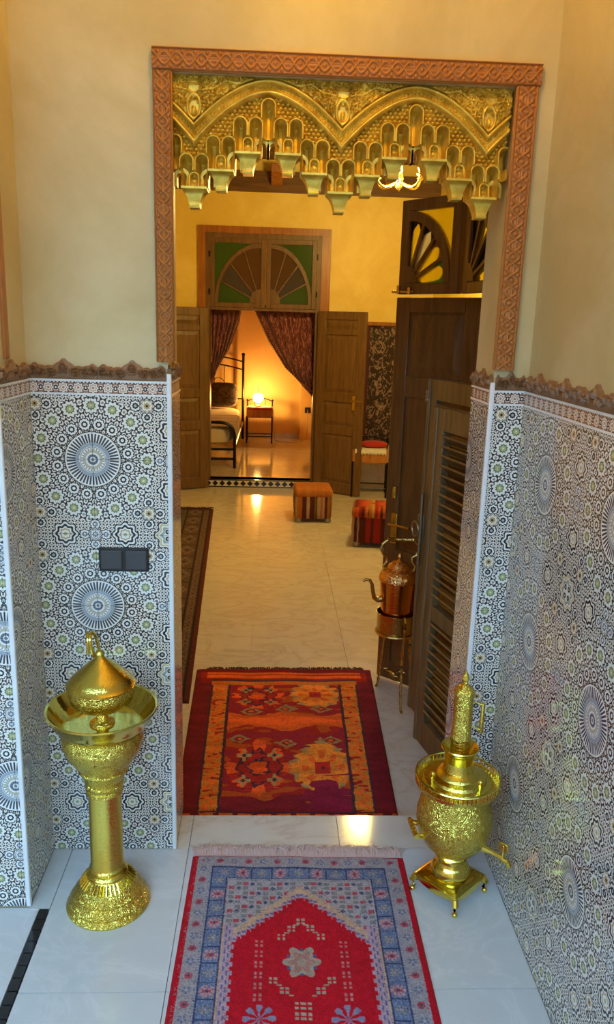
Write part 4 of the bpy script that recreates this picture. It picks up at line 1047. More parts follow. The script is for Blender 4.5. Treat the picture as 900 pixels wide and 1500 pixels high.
def prayer_rug():
    nx, ny = 290, 470; Wm, Lm = 690.0, 1120.0
    X = np.linspace(0, Wm, nx)[None, :] + np.zeros((ny, 1)); Y = np.linspace(0, Lm, ny)[:, None] + np.zeros((1, nx))
    sx = np.minimum(X, Wm - X); ye = np.minimum(Y, Lm - Y)
    RED = np.array((0.60, 0.006, 0.018)); PALE = np.array((0.42, 0.36, 0.37)); BLUE = np.array((0.15, 0.19, 0.33)); DBLUE = np.array((0.05, 0.06, 0.14))
    PINK = np.array((0.62, 0.30, 0.28)); CREAM = np.array((0.66, 0.42, 0.27)); TANR = np.array((0.42, 0.33, 0.24)); ROSE = np.array((0.55, 0.08, 0.10))
    I = np.zeros((ny, nx, 3)); I[:] = RED
    def fill(m, c): I[m] = c
    b1 = np.minimum(sx - 20, (ye - 9) * 1.0)           # distance inside the red edge
    fill(b1 > 0, PALE)
    # along-border coordinate
    side = (sx - 20) < (ye - 9)
    along = np.where(side, Y, X - Wm / 2)
    rnd = rng.random((ny, nx)); 
    dflow = np.hypot((along % 46) - 23, b1 - 22)
    alt = (np.floor(along / 46) % 2) == 0
    fl_ = (b1 > 0) & (b1 < 44)
    fill(fl_ & (dflow < 11) & alt, ROSE); fill(fl_ & (dflow < 4) & alt, DBLUE)
    ang = np.arctan2(b1 - 22, (along % 46) - 23)
    fill(fl_ & ~alt & (dflow < 12) & (dflow > 4) & (np.cos(ang * 5) > -0.2), BLUE); fill(fl_ & ~alt & (dflow < 3.5), PALE * 1.2)
    fill((b1 > 42) & (b1 < 47), np.array((0.30, 0.30, 0.38))); fill((b1 > 42) & (b1 < 47) & ((along % 9) < 4), PALE * 1.1)
    fill((b1 >= 47) & (b1 < 50), DBLUE)
    mid = (b1 >= 50) & (b1 < 100); bb = b1 - 75
    fill(mid, BLUE); fill(mid & (rnd < 0.22), np.array((0.30, 0.34, 0.45)))
    per = 118.0; t = (along % per) - per / 2; t2 = ((along + per / 2) % per) - per / 2
    pal = (np.abs(bb) * 0.8 + np.abs(t) * 0.75 < 20) | ((np.abs(np.abs(bb) - 13) < 7) & (np.abs(t) < 15 + 3 * np.cos(bb)) )
    pal2 = (np.hypot(bb / 21, t / 19) < 1) & (np.cos(np.arctan2(t, bb) * 8) > -0.55)
    fill(mid & pal2, PINK * 1.05); fill(mid & (np.hypot(bb / 12, t / 6) < 1), ROSE); fill(mid & (np.hypot(bb, t) < 4), DBLUE)
    pal3 = (np.hypot(bb / 15, t2 / 15) < 1) & (np.cos(np.arctan2(t2, bb) * 6) > 0)
    fill(mid & pal3, TANR); fill(mid & (np.hypot(bb, t2) < 4), PALE)
    fill(mid & (np.abs(np.abs(t) - 27) < 2), DBLUE); fill(mid & (np.abs(np.abs(bb) - 23.5) < 1.6), DBLUE)
    b2 = b1 - 100
    inn = b2 >= 0
    fill(inn, np.array((0.40, 0.36, 0.38)))
    # inner guard band down the long sides
    gs = sx - 120
    yb_far = 190.0; dx = np.abs(X - Wm / 2)
    st = np.floor(dx / 13) * 13
    yb = yb_far + st * 0.98; shoulder = 385.0
    inner_half = Wm / 2 - 150
    # spandrel checks
    cell = np.floor(X / 21).astype(int) * 31 + np.floor(Y / 20).astype(int) * 17
    pick = (cell * 7919 % 5)
    span = inn & (Y < yb - 46) & (Y > 118)
    fx, fy_ = (X % 21) - 10.5, (Y % 20) - 10
    fill(span, PALE * 1.15); fill(span & (pick == 0) & (np.abs(fx) < 8) & (np.abs(fy_) < 7), ROSE)
    fill(span & ((pick == 1) | (pick == 3)) & (np.abs(fx) < 8) & (np.abs(fy_) < 7), np.array((0.25, 0.25, 0.25)))
    fill(span & (pick == 4) & (np.abs(fx) + np.abs(fy_) < 9), DBLUE * 1.5)
    low_end = Lm - 190
    cr = inn & (Y >= yb - 46) & (gs < 60) | (inn & (Y >= yb - 46))
    fill(cr, CREAM)
    zig = np.floor(dx / 9) % 2
    edge = inn & (Y >= yb - 16) ; fill(edge, np.array((0.55, 0.35, 0.42)))
    z2 = np.abs((Y - yb + 12) - 4 * np.sign(np.sin(dx / 4.2))); fill(inn & (z2 < 3.0), np.array((0.16, 0.15, 0.34)))
    # side guard
    g = inn & (gs >= 0) & (dx > inner_half - 3) & (Y > shoulder - 80)
    fill(g, np.array((0.55, 0.36, 0.42))); gz = np.abs(dx - inner_half - 13 - 5 * np.sign(np.sin(Y / 4.5))); fill(g & (gz < 3), np.array((0.14, 0.14, 0.32))); fill(g & (np.abs(dx - inner_half - 27) < 2.5), CREAM)
    field = inn & (Y > yb + 4 * np.sign(np.sin(dx / 4.2))) & (dx < inner_half - 3 + 3 * np.sign(np.sin(Y / 4.5))) & (Y < low_end)
    fill(field, RED)
    # field ornaments
    cx = X - Wm / 2
    def orn(mask, c): fill(field & mask, c)
    rr = np.hypot(cx, (Y - 435) * 0.92); an = np.arctan2(Y - 435, cx)
    orn((rr < 44 * (1 + 0.22 * np.cos(an * 6))), TANR * 1.1); orn((rr < 30 * (1 + 0.25 * np.cos(an * 6))), np.array((0.48, 0.22, 0.18))); orn(rr < 13, TANR)
    for k in range(6):
        q = k * PI / 3 + PI / 6; orn(np.hypot(cx - 42 * math.cos(q), Y - 435 - 42 * math.sin(q)) < 5, DBLUE * 2)
    def star(px, py, s, c): orn(((np.abs(np.abs(cx) - px) < s) & (np.abs(Y - py) < s)) & ~((np.abs(np.abs(cx) - px) < s * 0.25) | (np.abs(Y - py) < s * 0.25)), c)
    for px, py in ((0, 292), (27, 318), (56, 348), (78, 500), (48, 532), (10, 580), (10, 612)): star(px, py, 11, TANR * 1.15)
    for px, py in ((15, 305), (40, 333), (62, 515), (30, 548)): orn((np.abs(np.abs(cx) - px) < 7) & (np.abs(Y - py) < 1.8), TANR)
    for k in range(6): star(118, 375 + k * 36, 11, np.array((0.62, 0.22, 0.20)))
    for py in (620, 760):
        rr = np.hypot(np.abs(cx) - 112, (Y - py)); an = np.arctan2(Y - py, np.abs(cx) - 112)
        orn((rr < 42) & (np.cos(an * 8) + 0.6 * np.cos(rr / 5) > 0.1), np.array((0.30, 0.26, 0.38)))
    fill(inn & (Y >= low_end) , PALE)
    fill(inn & (Y >= low_end) & (pick == 1), DBLUE * 2); fill(inn & (Y >= low_end) & (pick == 2), ROSE)
    sp_k = rng.random((ny, nx)) < 0.10
    I2 = np.roll(I, (3, -4), (0, 1)); sp_k &= ~field; I[sp_k] = I2[sp_k] * 0.7
    return I * (0.70 + 0.5 * rng.random((ny, nx, 1)))
pr = rug_mesh('prayer_rug', prayer_rug(), [(-0.232, 2.216), (0.456, 2.206), (0.452, 1.09), (-0.246, 1.10)], 0.0, 0.009, 'rug_pile')
tag(pr, 'red prayer rug with blue grey borders and pale fringe on the entrance floor', 'rug')
fringe(pr, (-0.228, 2.216), (0.452, 2.206), 0.0, 300, 0.058, 'fringe_cotton', 0.0024, (0, 1), 0.020)

def hall_rug():
    nx, ny = 300, 470; Wm, Lm = 930.0, 1480.0
    X = np.linspace(0, Wm, nx)[None, :] + np.zeros((ny, 1)); Y = np.linspace(0, Lm, ny)[:, None] + np.zeros((1, nx))
    # smooth random fields for the worn wool
    def fld(gx, gy):
        g = rng.random((gy + 2, gx + 2)); xx = X / Wm * gx; yy = Y / Lm * gy; i = xx.astype(int); j = yy.astype(int); a = xx - i; b = yy - j
        return g[j, i] * (1 - a) * (1 - b) + g[j, i + 1] * a * (1 - b) + g[j + 1, i] * (1 - a) * b + g[j + 1, i + 1] * a * b
    n1, n2, n3 = fld(10, 60), fld(40, 120), fld(6, 8)
    MAR = np.array((0.135, 0.006, 0.012)); REDB = np.array((0.27, 0.012, 0.010)); ORG = np.array((0.52, 0.085, 0.010)); OCH = np.array((0.50, 0.16, 0.018)); DK_ = np.array((0.045, 0.015, 0.03)); HOT = np.array((0.72, 0.09, 0.012)); OLV = np.array((0.22, 0.15, 0.06))
    I = np.zeros((ny, nx, 3)); I[:] = MAR
    def fill(m, c): I[m] = c
    sx = np.minimum(X, Wm - X); jit = (n2 - 0.5) * 26
    fill((sx + jit * 0.4 > 95), REDB)
    bord = (sx + jit * 0.5 > 95) & (sx + jit * 0.5 < 175)
    fill(bord, OCH * 0.9); tz = np.abs(((Y / 70) % 1) - 0.5) * 2; fill(bord & (np.abs(sx - 135 - 25 * (tz - 0.5) * 2) < 12 + jit * 0.2), ORG * 1.1); fill(bord & (n2 > 0.72), REDB)
    fill((np.abs(sx - 180 + jit * 0.3) < 7) | (np.abs(sx - 93 + jit * 0.3) < 5), DK_)
    fld_ = sx > 188
    fill(fld_, REDB); fill(fld_ & (n1 > 0.52), MAR * 1.5); fill(fld_ & (n1 < 0.30), ORG * 0.75)
    bandm = fld_ & (np.abs(Y - 590 + jit) < 70 + 25 * np.cos((X - Wm / 2) / 55)); fill(bandm, ORG); fill(fld_ & (np.abs(Y - 585 + jit) < 32 + 20 * np.cos((X - Wm / 2) / 75)), HOT)
    def med(cx, cy, rx, ry, kind):
        dx, dy = (X - cx) / rx, (Y - cy) / ry; r = (np.hypot(dx, dy) if cy < 700 else 0.55 * np.hypot(dx, dy) + 0.45 * (np.abs(dx) + np.abs(dy)) * 0.82) + (n2 - 0.5) * 0.30; an = np.arctan2(dy, dx)
        if kind == 0:
            fill(fld_ & (r < 1) , REDB * 1.1); k = (r < 1.02) & (r > 0.72) & (np.cos(an * 8) > -0.3); fill(fld_ & k, HOT * 0.9)
            fill(fld_ & (np.abs(r - 0.68) < 0.05), DK_); fill(fld_ & (r < 0.35), HOT * 0.75); fill(fld_ & (np.abs(r - 0.35) < 0.05) , DK_)
            for q in range(4):
                a = PI / 4 + q * PI / 2; ex, ey = (dx - 0.72 * math.cos(a)), (dy - 0.72 * math.sin(a)); fill(fld_ & ((np.abs(ex) < 0.06) & (np.abs(ey) < 0.24) | (np.abs(ey) < 0.07) & (np.abs(ex) < 0.24)), OLV * 1.3); fill(fld_ & (np.abs(ex) + np.abs(ey) < 0.09), DK_)
        else:
            fill(fld_ & (r < 1.1), OLV * 1.2); fill(fld_ & (r < 1 * (1 + 0.1 * np.cos(an * 10))), OCH * 1.15); fill(fld_ & (r < 0.72) & (np.cos(an * 8) > 0), ORG)
            fill(fld_ & (r < 0.42), OCH); fill(fld_ & (np.maximum(np.abs(dx), np.abs(dy)) < 0.26), REDB * 1.3); fill(fld_ & (np.maximum(np.abs(dx), np.abs(dy)) < 0.06), DK_)
    med(330, 330, 125, 135, 0); med(620, 320, 115, 120, 1); med(345, 1000, 135, 190, 0); med(630, 1000, 130, 190, 1)
    for cx, cy in ((300, 500), (640, 470), (470, 470), (470, 800), (250, 760), (680, 780)):
        d = np.abs(X - cx) / 55 + np.abs(Y - cy) / 40 + (n2 - 0.5) * 0.5; fill(fld_ & (d < 1), OLV); fill(fld_ & (d < 0.6), MAR * 1.4); fill(fld_ & (d < 0.25), ORG)
    # far end: maroon, orange kilim stripe, maroon
    fill((Y < 175) & (sx > 30), REDB * 0.9); fill((Y > 55) & (Y < 120) & (sx > 60), ORG * 1.05); fill((Y > 78) & (Y < 86) & (sx > 60), REDB); fill((Y < 48), MAR); fill((np.abs(Y - 150) < 8) & (sx > 90), DK_ * 1.3); fill((Y > 158) & (Y < 200) & (sx > 90), OCH * 0.8)
    fill((Y > 158) & (Y < 200) & (sx > 90) & (n2 > 0.6), ORG)
    # near end
    fill((Y + (n1 - 0.5) * 160 > 1210) & (Y < 1330) & (sx > 188), np.array((0.14, 0.007, 0.014))); fill((Y + (n1 - 0.5) * 220 > 1130) & (Y < 1330) & (X + (n2 - 0.5) * 120 > 560) & (sx > 188), np.array((0.17, 0.007, 0.03))); fill((Y > 1330) & (sx > 95), OCH * 0.8 + 0 * MAR); fill((Y > 1330) & (np.hypot(((X / 80) % 1 - 0.5) * 80, Y - 1335) < 26), ORG); fill((Y > 1330) & (Y < 1345) & (((X / 80) % 1) < 0.3), MAR)
    fill((np.abs(Y - 1322) < 6) & (sx > 95), DK_)
    return np.minimum(1, I * 1.6) * (0.70 + 0.6 * rng.random((ny, nx, 1))) * (0.75 + 0.5 * n1[..., None])
hr = rug_mesh('hall_rug', hall_rug(), [(-0.385, 3.935), (0.566, 3.955), (0.512, 2.50), (-0.345, 2.50)], ZH, 0.014, 'rug_pile')
tag(hr, 'worn red and orange wool rug below the doorway step', 'rug')
fringe(hr, (-0.33, 3.937), (0.53, 3.953), ZH, 150, 0.035, 'fringe_dark', 0.0022, (0, 1), 0.012)

def runner():
    nx, ny = 120, 520; Wm, Lm = 900.0, 4150.0
    X = np.linspace(0, Wm, nx)[None, :] + np.zeros((ny, 1)); Y = np.linspace(0, Lm, ny)[:, None] + np.zeros((1, nx))
    A = np.array((0.20, 0.11, 0.085)); Bc = np.array((0.10, 0.075, 0.07)); C = np.array((0.30, 0.17, 0.12)); D = np.array((0.035, 0.018, 0.02)); R_ = np.array((0.17, 0.02, 0.022)); G = np.array((0.16, 0.14, 0.13))
    sx = Wm - X
    I = np.zeros((ny, nx, 3)); I[:] = Bc
    def fill(m, c): I[m] = c
    fill(sx < 30, R_); fill((sx >= 30) & (sx < 40), D); b = (sx >= 40) & (sx < 95); fill(b, A); fill(b & (np.hypot((Y % 60) - 30, sx - 67) < 20), C); fill(b & (np.hypot((Y % 60) - 30, sx - 67) < 9), D); fill((sx >= 95) & (sx < 108), D)
    b = (sx >= 108) & (sx < 250); t = ((Y / 330) % 1); fill(b, A * 0.9); fill(b & (np.abs(sx - 180) / 70 + np.abs(t - 0.5) / 0.4 < 1), C); fill(b & (np.abs(sx - 180) / 70 + np.abs(t - 0.5) / 0.4 < 0.6), G); fill(b & (np.abs(sx - 180) / 70 + np.abs(t - 0.5) / 0.4 < 0.3), R_); fill(b & (t < 0.05), D)
    fill((sx >= 250) & (sx < 265), D); b = sx >= 265; t = ((Y / 520) % 1); d = np.abs(((sx - 265) % 260) - 130) / 120 + np.abs(t - 0.5) / 0.45; fill(b, G * 0.9); fill(b & (d < 1), A); fill(b & (d < 0.75), D); fill(b & (d < 0.6), C * 0.8); fill(b & (d < 0.3), R_)
    fill(Y < 60, R_ * 0.8); fill((Y >= 60) & (Y < 75), D)
    return (I * 0.55 + 0.10 * I.mean(-1, keepdims=True)) * (0.6 + 0.8 * rng.random((ny, nx, 1)))
rn = rug_mesh('runner_rug', runner(), [(-1.45, 7.72), (-0.58, 7.72), (-0.388, 3.56), (-1.30, 3.56)], ZH, 0.008, 'kilim_weave')
tag(rn, 'long grey brown patterned runner along the hall side wall', 'rug')
fringe(rn, (-1.42, 7.72), (-0.60, 7.72), ZH, 120, 0.05, 'fringe_dark', 0.003, (0, 1), 0.012)

# ------------------------------------------------------------------ light switch
sw = thing('light_switch', 'dark grey double rocker switch on the mosaic wall', 'switch', (-0.437, YF, 0.962))
MB().box(-0.074, 0.074, -0.008, 0.0, 0, 0.074).build('plate', 'switch_black', sw, bevel=0.003)
for x in (-0.0365, 0.0365):
    MB().box(x - 0.032, x + 0.032, -0.013, -0.007, 0.007, 0.067).build('rocker', 'switch_grey', sw, bevel=0.003)

# ------------------------------------------------------------------ brass pedestal basin with its lidded pot
pb = thing('pedestal_basin', 'polished brass basin on a tall fluted pedestal below the light switch', 'basin', (-0.464, 2.02, 0))
MB().lathe([(0.121, 0), (0.123, 0.006), (0.119, 0.014), (0.113, 0.020), (0.114, 0.026), (0.105, 0.036), (0.097, 0.046), (0.098, 0.052), (0.090, 0.058), (0.082, 0.068), (0.078, 0.078), (0.066, 0.092), (0.060, 0.098)], 64).build('base', 'brass_engraved', pb)
fl_ = MB()
for i in range(40):
    t = 2 * PI * i / 40
    fl_.tube([(0.080 * math.cos(t), 0.080 * math.sin(t), 0.079), (0.060 * math.cos(t), 0.060 * math.sin(t), 0.101)], 0.0028, 5)
fl_.build('fluting', 'brass', pb)
MB().lathe([(0.060, 0.098), (0.056, 0.102), (0.059, 0.108), (0.056, 0.114), (0.050, 0.118), (0.053, 0.126), (0.050, 0.132), (0.0475, 0.136), (0.0470, 0.36), (0.0475, 0.372)], 64).build('column', 'brass_hammered', pb)
MB().lathe([(0.0475, 0.372), (0.053, 0.376), (0.053, 0.384), (0.049, 0.388), (0.054, 0.394), (0.055, 0.402), (0.050, 0.407), (0.057, 0.420), (0.062, 0.440), (0.066, 0.446), (0.072, 0.449), (0.070, 0.455), (0.086, 0.478), (0.103, 0.505), (0.112, 0.530), (0.114, 0.548), (0.108, 0.562), (0.106, 0.570)], 64).build('bowl', 'brass_engraved', pb)
MB().lathe([(0.104, 0.568), (0.115, 0.575), (0.135, 0.602), (0.150, 0.632), (0.155, 0.636), (0.154, 0.641), (0.148, 0.639), (0.132, 0.612), (0.112, 0.590), (0.108, 0.586), (0.104, 0.590), (0.06, 0.588), (0.02, 0.588), (0.0001, 0.588)], 72).build('rim_dish', 'brass', pb)
po = thing('lidded_pot', 'brass incense pot with domed lid and loop handle standing in the basin', 'pot', (-0.464, 2.02, 0.588), 0.3)
MB().lathe([(0.036, 0), (0.034, 0.006), (0.018, 0.014), (0.015, 0.030), (0.030, 0.042), (0.066, 0.058), (0.086, 0.078), (0.091, 0.100), (0.089, 0.112), (0.094, 0.116), (0.094, 0.120)], 56).build('body', 'brass_engraved', po)
lid = MB().lathe([(0.095, 0.120), (0.096, 0.124), (0.088, 0.129), (0.084, 0.138), (0.070, 0.152), (0.048, 0.172), (0.028, 0.190), (0.014, 0.200), (0.010, 0.206), (0.014, 0.212), (0.010, 0.220), (0.0001, 0.224)], 56).build('lid', 'brass_hammered', po)
for s in (-1, 1):
    MB().tube(bez((s * 0.008, 0.055, 0.165), (s * 0.012 - 0.018, 0.065, 0.26), (-0.024 + s * 0.006, 0.02, 0.268)) + bez((-0.024 + s * 0.006, 0.02, 0.268), (-0.030, 0.0, 0.262), (-0.026 + s * 0.006, -0.004, 0.215))[1:], 0.0048, 8).build('loop_handle', 'brass', lid)

# ------------------------------------------------------------------ samovar
sm = thing('samovar', 'polished brass samovar with chimney and tap beside the mosaic side wall', 'samovar', (0.574, 2.056, 0), math.radians(45 - 3))
hw = 0.079
MB().box(-hw, hw, -hw, hw, 0.052, 0.062).build('base_plate', 'brass', sm, bevel=0.002)
MB().add([(-hw, -hw, 0.062), (hw, -hw, 0.062), (hw, hw, 0.062), (-hw, hw, 0.062), (-0.05, -0.05, 0.078), (0.05, -0.05, 0.078), (0.05, 0.05, 0.078), (-0.05, 0.05, 0.078)], [(0, 1, 5, 4), (1, 2, 6, 5), (2, 3, 7, 6), (3, 0, 4, 7), (4, 5, 6, 7), (3, 2, 1, 0)]).build('base_cap', 'brass', sm)
for x in (-1, 1):
    for y in (-1, 1): MB().tube([(x * 0.074, y * 0.074, 0.054), (x * 0.080, y * 0.080, 0.040), (x * 0.076, y * 0.076, 0.022), (x * 0.079, y * 0.079, 0.006)], [0.009, 0.010, 0.005, 0.008], 10).ball((x * 0.079, y * 0.079, 0.009), 0.009).build('foot', 'brass', sm)
for k in range(4):
    a = k * PI / 2
    pts = [(-0.07, -hw + 0.004), (0.07, -hw + 0.004)]
    poly = [(-0.070, 0.052), (-0.070, 0.040)] + [(-0.062 + i * 0.0155, 0.046 - 0.010 * math.sin(PI * i / 8)) for i in range(9)] + [(0.070, 0.040), (0.070, 0.052)]
    MB().prism(poly, -hw + 0.002, -hw + 0.006).build('apron', 'brass', sm, None, (0, 0, a))
MB().lathe([(0.060, 0.077), (0.061, 0.084), (0.058, 0.096), (0.050, 0.108), (0.044, 0.116), (0.043, 0.130), (0.052, 0.136), (0.055, 0.144), (0.050, 0.152)], 56).build('neck', 'brass', sm)
MB().lathe([(0.050, 0.152), (0.064, 0.158), (0.088, 0.182), (0.106, 0.215), (0.114, 0.252), (0.114, 0.280), (0.107, 0.315), (0.094, 0.345), (0.088, 0.362)], 64).build('body', 'brass_engraved', sm)
MB().lathe([(0.088, 0.362), (0.108, 0.370), (0.122, 0.376), (0.125, 0.382), (0.124, 0.390), (0.121, 0.386), (0.112, 0.388), (0.104, 0.390), (0.100, 0.396), (0.086, 0.398), (0.082, 0.406), (0.064, 0.410), (0.058, 0.420), (0.046, 0.426), (0.042, 0.436), (0.040, 0.455)], 64).build('shoulder_disc', 'brass_hammered', sm)
g = MB()
for i in range(60):
    t = 2 * PI * i / 60; g.tube([(0.1235 * math.cos(t), 0.1235 * math.sin(t), 0.386), (0.1235 * math.cos(t), 0.1235 * math.sin(t), 0.406)], 0.0019, 5)
g.tube([(0.1235 * math.cos(t), 0.1235 * math.sin(t), 0.406) for t in np.linspace(0, 2 * PI, 65)[:-1]], 0.003, 6, True)
g.build('gallery_rail', 'brass', sm)
MB().lathe([(0.040, 0.450), (0.042, 0.470), (0.050, 0.492), (0.056, 0.498), (0.054, 0.502), (0.047, 0.494), (0.038, 0.474), (0.030, 0.468)], 48).build('collar', 'brass', sm)
MB().lathe([(0.028, 0.462), (0.028, 0.525), (0.030, 0.528), (0.030, 0.534), (0.028, 0.537), (0.028, 0.668), (0.031, 0.670), (0.031, 0.678), (0.027, 0.686), (0.016, 0.696), (0.008, 0.702), (0.007, 0.708), (0.012, 0.716), (0.009, 0.728), (0.003, 0.738), (0.0001, 0.748)], 40).build('chimney', 'brass_engraved', sm)
ch = MB(); A_ = math.radians(-42)
dx_, dy_ = math.cos(A_), math.sin(A_)
for z in (0.565, 0.645): ch.tube([(0.026 * dx_, 0.026 * dy_, z), (0.058 * dx_, 0.058 * dy_, z - 0.012)], 0.0026, 6)
ch.tube([(0.058 * dx_, 0.058 * dy_, 0.545), (0.058 * dx_, 0.058 * dy_, 0.64)], [0.007, 0.006], 8)
ch.build('chimney_handle', 'brass', sm)
for t in (0.6, 2.7, 4.6): MB().tube([(0.085 * math.cos(t), 0.085 * math.sin(t), 0.396), (0.085 * math.cos(t), 0.085 * math.sin(t), 0.418)], [0.004, 0.007], 8).ball((0.085 * math.cos(t), 0.085 * math.sin(t), 0.424), 0.008).build('knob', 'brass', sm)
tp = MB(); A_ = math.radians(-74); c_, s_ = math.cos(A_), math.sin(A_)
tp.tube([(0.095 * c_, 0.095 * s_, 0.195), (0.120 * c_, 0.120 * s_, 0.190), (0.150 * c_, 0.150 * s_, 0.182), (0.168 * c_, 0.168 * s_, 0.176), (0.178 * c_, 0.178 * s_, 0.160)], [0.014, 0.008, 0.007, 0.009, 0.007], 10)
tap = tp.build('tap', 'brass', sm)
MB().tube([(0.155 * c_, 0.155 * s_, 0.165), (0.155 * c_, 0.155 * s_, 0.225)], 0.006, 8).box(0.155 * c_ - 0.004, 0.155 * c_ + 0.004, 0.155 * s_ - 0.016, 0.155 * s_ + 0.016, 0.205, 0.232).build('tap_key', 'brass', tap, bevel=0.003)
for A_ in (math.radians(142), math.radians(10)):
    c_, s_ = math.cos(A_), math.sin(A_); n_ = (-s_, c_)
    h_ = MB()
    for sg in (-1, 1): h_.tube([(0.100 * c_ + sg * 0.032 * n_[0], 0.100 * s_ + sg * 0.032 * n_[1], 0.222), (0.126 * c_ + sg * 0.036 * n_[0], 0.126 * s_ + sg * 0.036 * n_[1], 0.230)], [0.008, 0.006], 8)
    h_.tube([(0.126 * c_ + k * 0.044 * n_[0], 0.126 * s_ + k * 0.044 * n_[1], 0.230) for k in np.linspace(-1, 1, 13)], [0.008, 0.006, 0.009, 0.006, 0.009, 0.006, 0.009, 0.006, 0.009, 0.006, 0.009, 0.006, 0.008], 8)
    h_.build('side_handle', 'brass', sm)

# ------------------------------------------------------------------ copper kettle on its brass burner stand
KX, KY = 0.628, 3.585
bs = thing('burner_stand', 'brass tripod burner stand with twisted legs under the copper kettle', 'stand', (KX, KY, ZH))
RZ = 0.40 - 0.02
MB().lathe([(0.080, RZ), (0.090, RZ + 0.004), (0.094, RZ + 0.02), (0.094, RZ + 0.09), (0.098, RZ + 0.105), (0.100, RZ + 0.112), (0.096, RZ + 0.112), (0.090, RZ + 0.09), (0.088, RZ + 0.015), (0.0001, RZ + 0.012)], 48).build('burner_drum', 'old_brass', bs)
MB().tube([(0.096 * math.cos(t), 0.096 * math.sin(t), RZ + 0.008) for t in np.linspace(0, 2 * PI, 49)[:-1]], 0.007, 8, True).build('rim_bead', 'old_brass', bs)
for (fx_, fy__) in ((0.030, -0.115), (-0.052, 0.165), (0.115, 0.070)):
    L = math.hypot(fx_, fy__); c_, s_ = fx_ / L, fy__ / L; m = MB()
    top = (0.103 * c_, 0.103 * s_, RZ + 0.09)
    pts = [(0.098 * c_, 0.098 * s_, RZ + 0.115), (0.118 * c_, 0.118 * s_, RZ + 0.095), (0.108 * c_, 0.108 * s_, RZ + 0.06)]; rs = [0.005, 0.008, 0.007]
    for k in range(30):
        f = k / 29; r0 = 0.108 + (L - 0.108 - 0.006) * f - 0.012 * math.sin(f * PI)
        pts.append((r0 * c_, r0 * s_, (RZ + 0.045) * (1 - f) + 0.03 * f)); rs.append(0.0065 + 0.0022 * (k % 3 == 0))
    pts += [(L * 0.98 * c_, L * 0.98 * s_, 0.016), ((L + 0.010) * c_, (L + 0.010) * s_, 0.008)]; rs += [0.007, 0.008]
    m.tube(pts, rs, 8).build('leg', 'old_brass', bs)
    MB().tube([(0.0, 0.0, 0.16)] + [((0.03 + 0.06 * t) * c_ - 0.012 * math.sin(t * 7) * s_, (0.03 + 0.06 * t) * s_ + 0.012 * math.sin(t * 7) * c_, 0.16 - 0.01 * t) for t in np.linspace(0, 1, 12)], 0.004, 6).build('scroll_brace', 'old_brass', bs)
MB().ball((0, 0, 0.16), 0.016).build('boss', 'old_brass', bs)
kt = thing('copper_kettle', 'copper kettle with curved spout and brass bar handle on the stand', 'kettle', (KX, KY, ZH + RZ + 0.015))
MB().lathe([(0.072, 0), (0.076, 0.006), (0.078, 0.10), (0.086, 0.20), (0.090, 0.258)], 56).build('body', 'copper', kt)
MB().lathe([(0.090, 0.256), (0.096, 0.262), (0.097, 0.270), (0.094, 0.280), (0.086, 0.300), (0.070, 0.314), (0.052, 0.320)], 56).build('shoulder', 'copper_engraved', kt)
ld = MB().lathe([(0.052, 0.319), (0.055, 0.325), (0.050, 0.336), (0.034, 0.350), (0.014, 0.357), (0.006, 0.366), (0.010, 0.376), (0.007, 0.388), (0.0001, 0.398)], 40).build('lid', 'copper_engraved', kt)
MB().tube([(-0.080, -0.01, 0.165), (-0.100, -0.012, 0.162), (-0.116, -0.014, 0.172), (-0.124, -0.016, 0.200), (-0.130, -0.017, 0.240), (-0.142, -0.018, 0.262), (-0.160, -0.020, 0.266), (-0.176, -0.022, 0.258)], [0.017, 0.015, 0.012, 0.010, 0.009, 0.008, 0.007, 0.007], 12).build('spout', 'old_brass', kt)
for s in (-1, 1):
    MB().tube([(s * 0.070, 0, 0.300), (s * 0.078, 0, 0.330), (s * 0.062, 0, 0.352), (s * 0.060, 0, 0.375), (s * 0.080, 0, 0.385), (s * 0.092, 0, 0.410), (s * 0.086, 0, 0.440), (s * 0.066, 0, 0.458), (s * 0.050, 0, 0.462)], 0.006, 8).build('handle_bracket', 'old_brass', kt)
MB().tube([(-0.062, 0, 0.463), (-0.055, 0, 0.463), (0, 0, 0.463), (0.055, 0, 0.463), (0.062, 0, 0.463)], [0.013, 0.010, 0.011, 0.010, 0.013], 12).build('handle_bar', 'old_brass', kt)

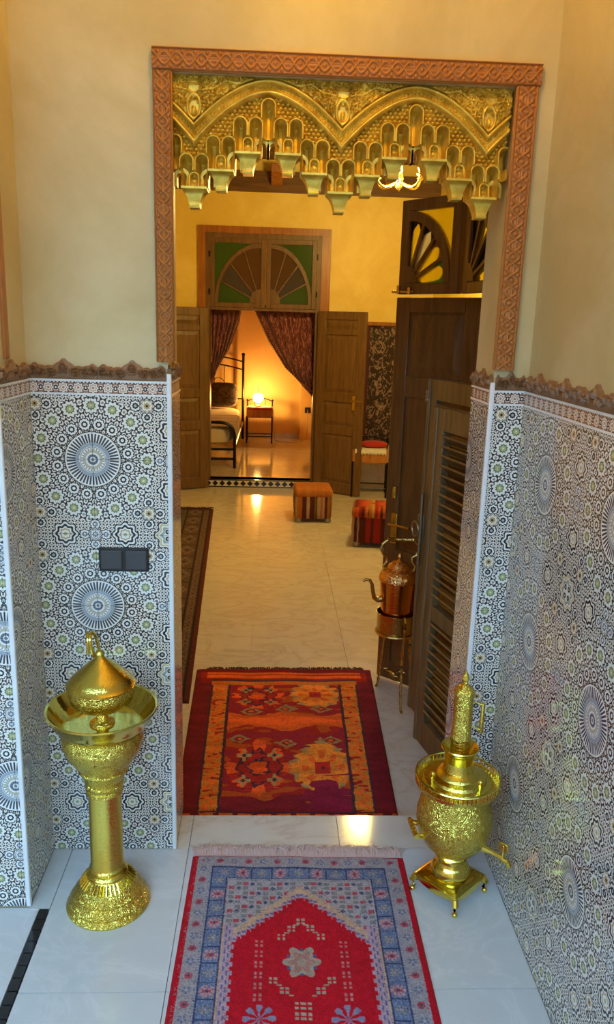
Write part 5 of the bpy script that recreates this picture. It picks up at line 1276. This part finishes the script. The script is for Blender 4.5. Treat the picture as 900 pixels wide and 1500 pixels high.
# ------------------------------------------------------------------ lamps
cx_, cy_, cz_ = 0.93, 6.35, 2.72
cd = thing('chandelier', 'brass candle chandelier with glowing bulbs hanging in the hall', 'chandelier', (cx_, cy_, cz_))
MB().lathe([(0.0001, 0), (0.02, 0.01), (0.035, 0.03), (0.02, 0.05), (0.04, 0.08), (0.03, 0.12), (0.015, 0.15), (0.012, HZ + 0.08 - cz_)], 24).build('stem', 'old_brass', cd)
for k in range(6):
    t = k * PI / 3 + 0.35; c_, s_ = math.cos(t), math.sin(t)
    a_ = MB().tube(bez((0.03 * c_, 0.03 * s_, 0.06), (0.16 * c_, 0.16 * s_, -0.03), (0.19 * c_, 0.19 * s_, 0.09)), 0.008, 8).lathe([(0.012, 0.085), (0.03, 0.10), (0.03, 0.105), (0.012, 0.11), (0.012, 0.15)], 14, (0.19 * c_, 0.19 * s_, 0)).build('arm', 'old_brass', cd)
    MB().lathe([(0.012, 0.15), (0.024, 0.175), (0.022, 0.20), (0.008, 0.24), (0.0001, 0.25)], 14, (0.19 * c_, 0.19 * s_, 0)).build('bulb', 'bulb_warm', a_)
point('chandelier_light', (0, 0, 0.02), (1.0, 0.73, 0.22), 122, 0.16, cd)
ln = thing('hanging_lantern', 'brass and glass lantern hanging above the entrance', 'lantern', (0.10, 1.55, 2.74))
MB().lathe([(0.0001, 0), (0.05, 0.01), (0.08, 0.03), (0.08, 0.04)], 8).build('base', 'old_brass', ln)
MB().lathe([(0.08, 0.26), (0.09, 0.27), (0.04, 0.34), (0.01, 0.36), (0.008, 0.38)], 8).build('cap', 'old_brass', ln)
for k in range(8):
    t = k * PI / 4; MB().tube([(0.08 * math.cos(t), 0.08 * math.sin(t), 0.035), (0.08 * math.cos(t), 0.08 * math.sin(t), 0.265)], 0.005, 6).build('bar', 'old_brass', ln)
MB().ball((0, 0, 0.15), 0.035, 16, 10).build('bulb', 'bulb_warm', ln)
point('lantern_light_offscreen', (0, 0, 0.15), (1.0, 0.56, 0.02), 37, 0.05, ln)
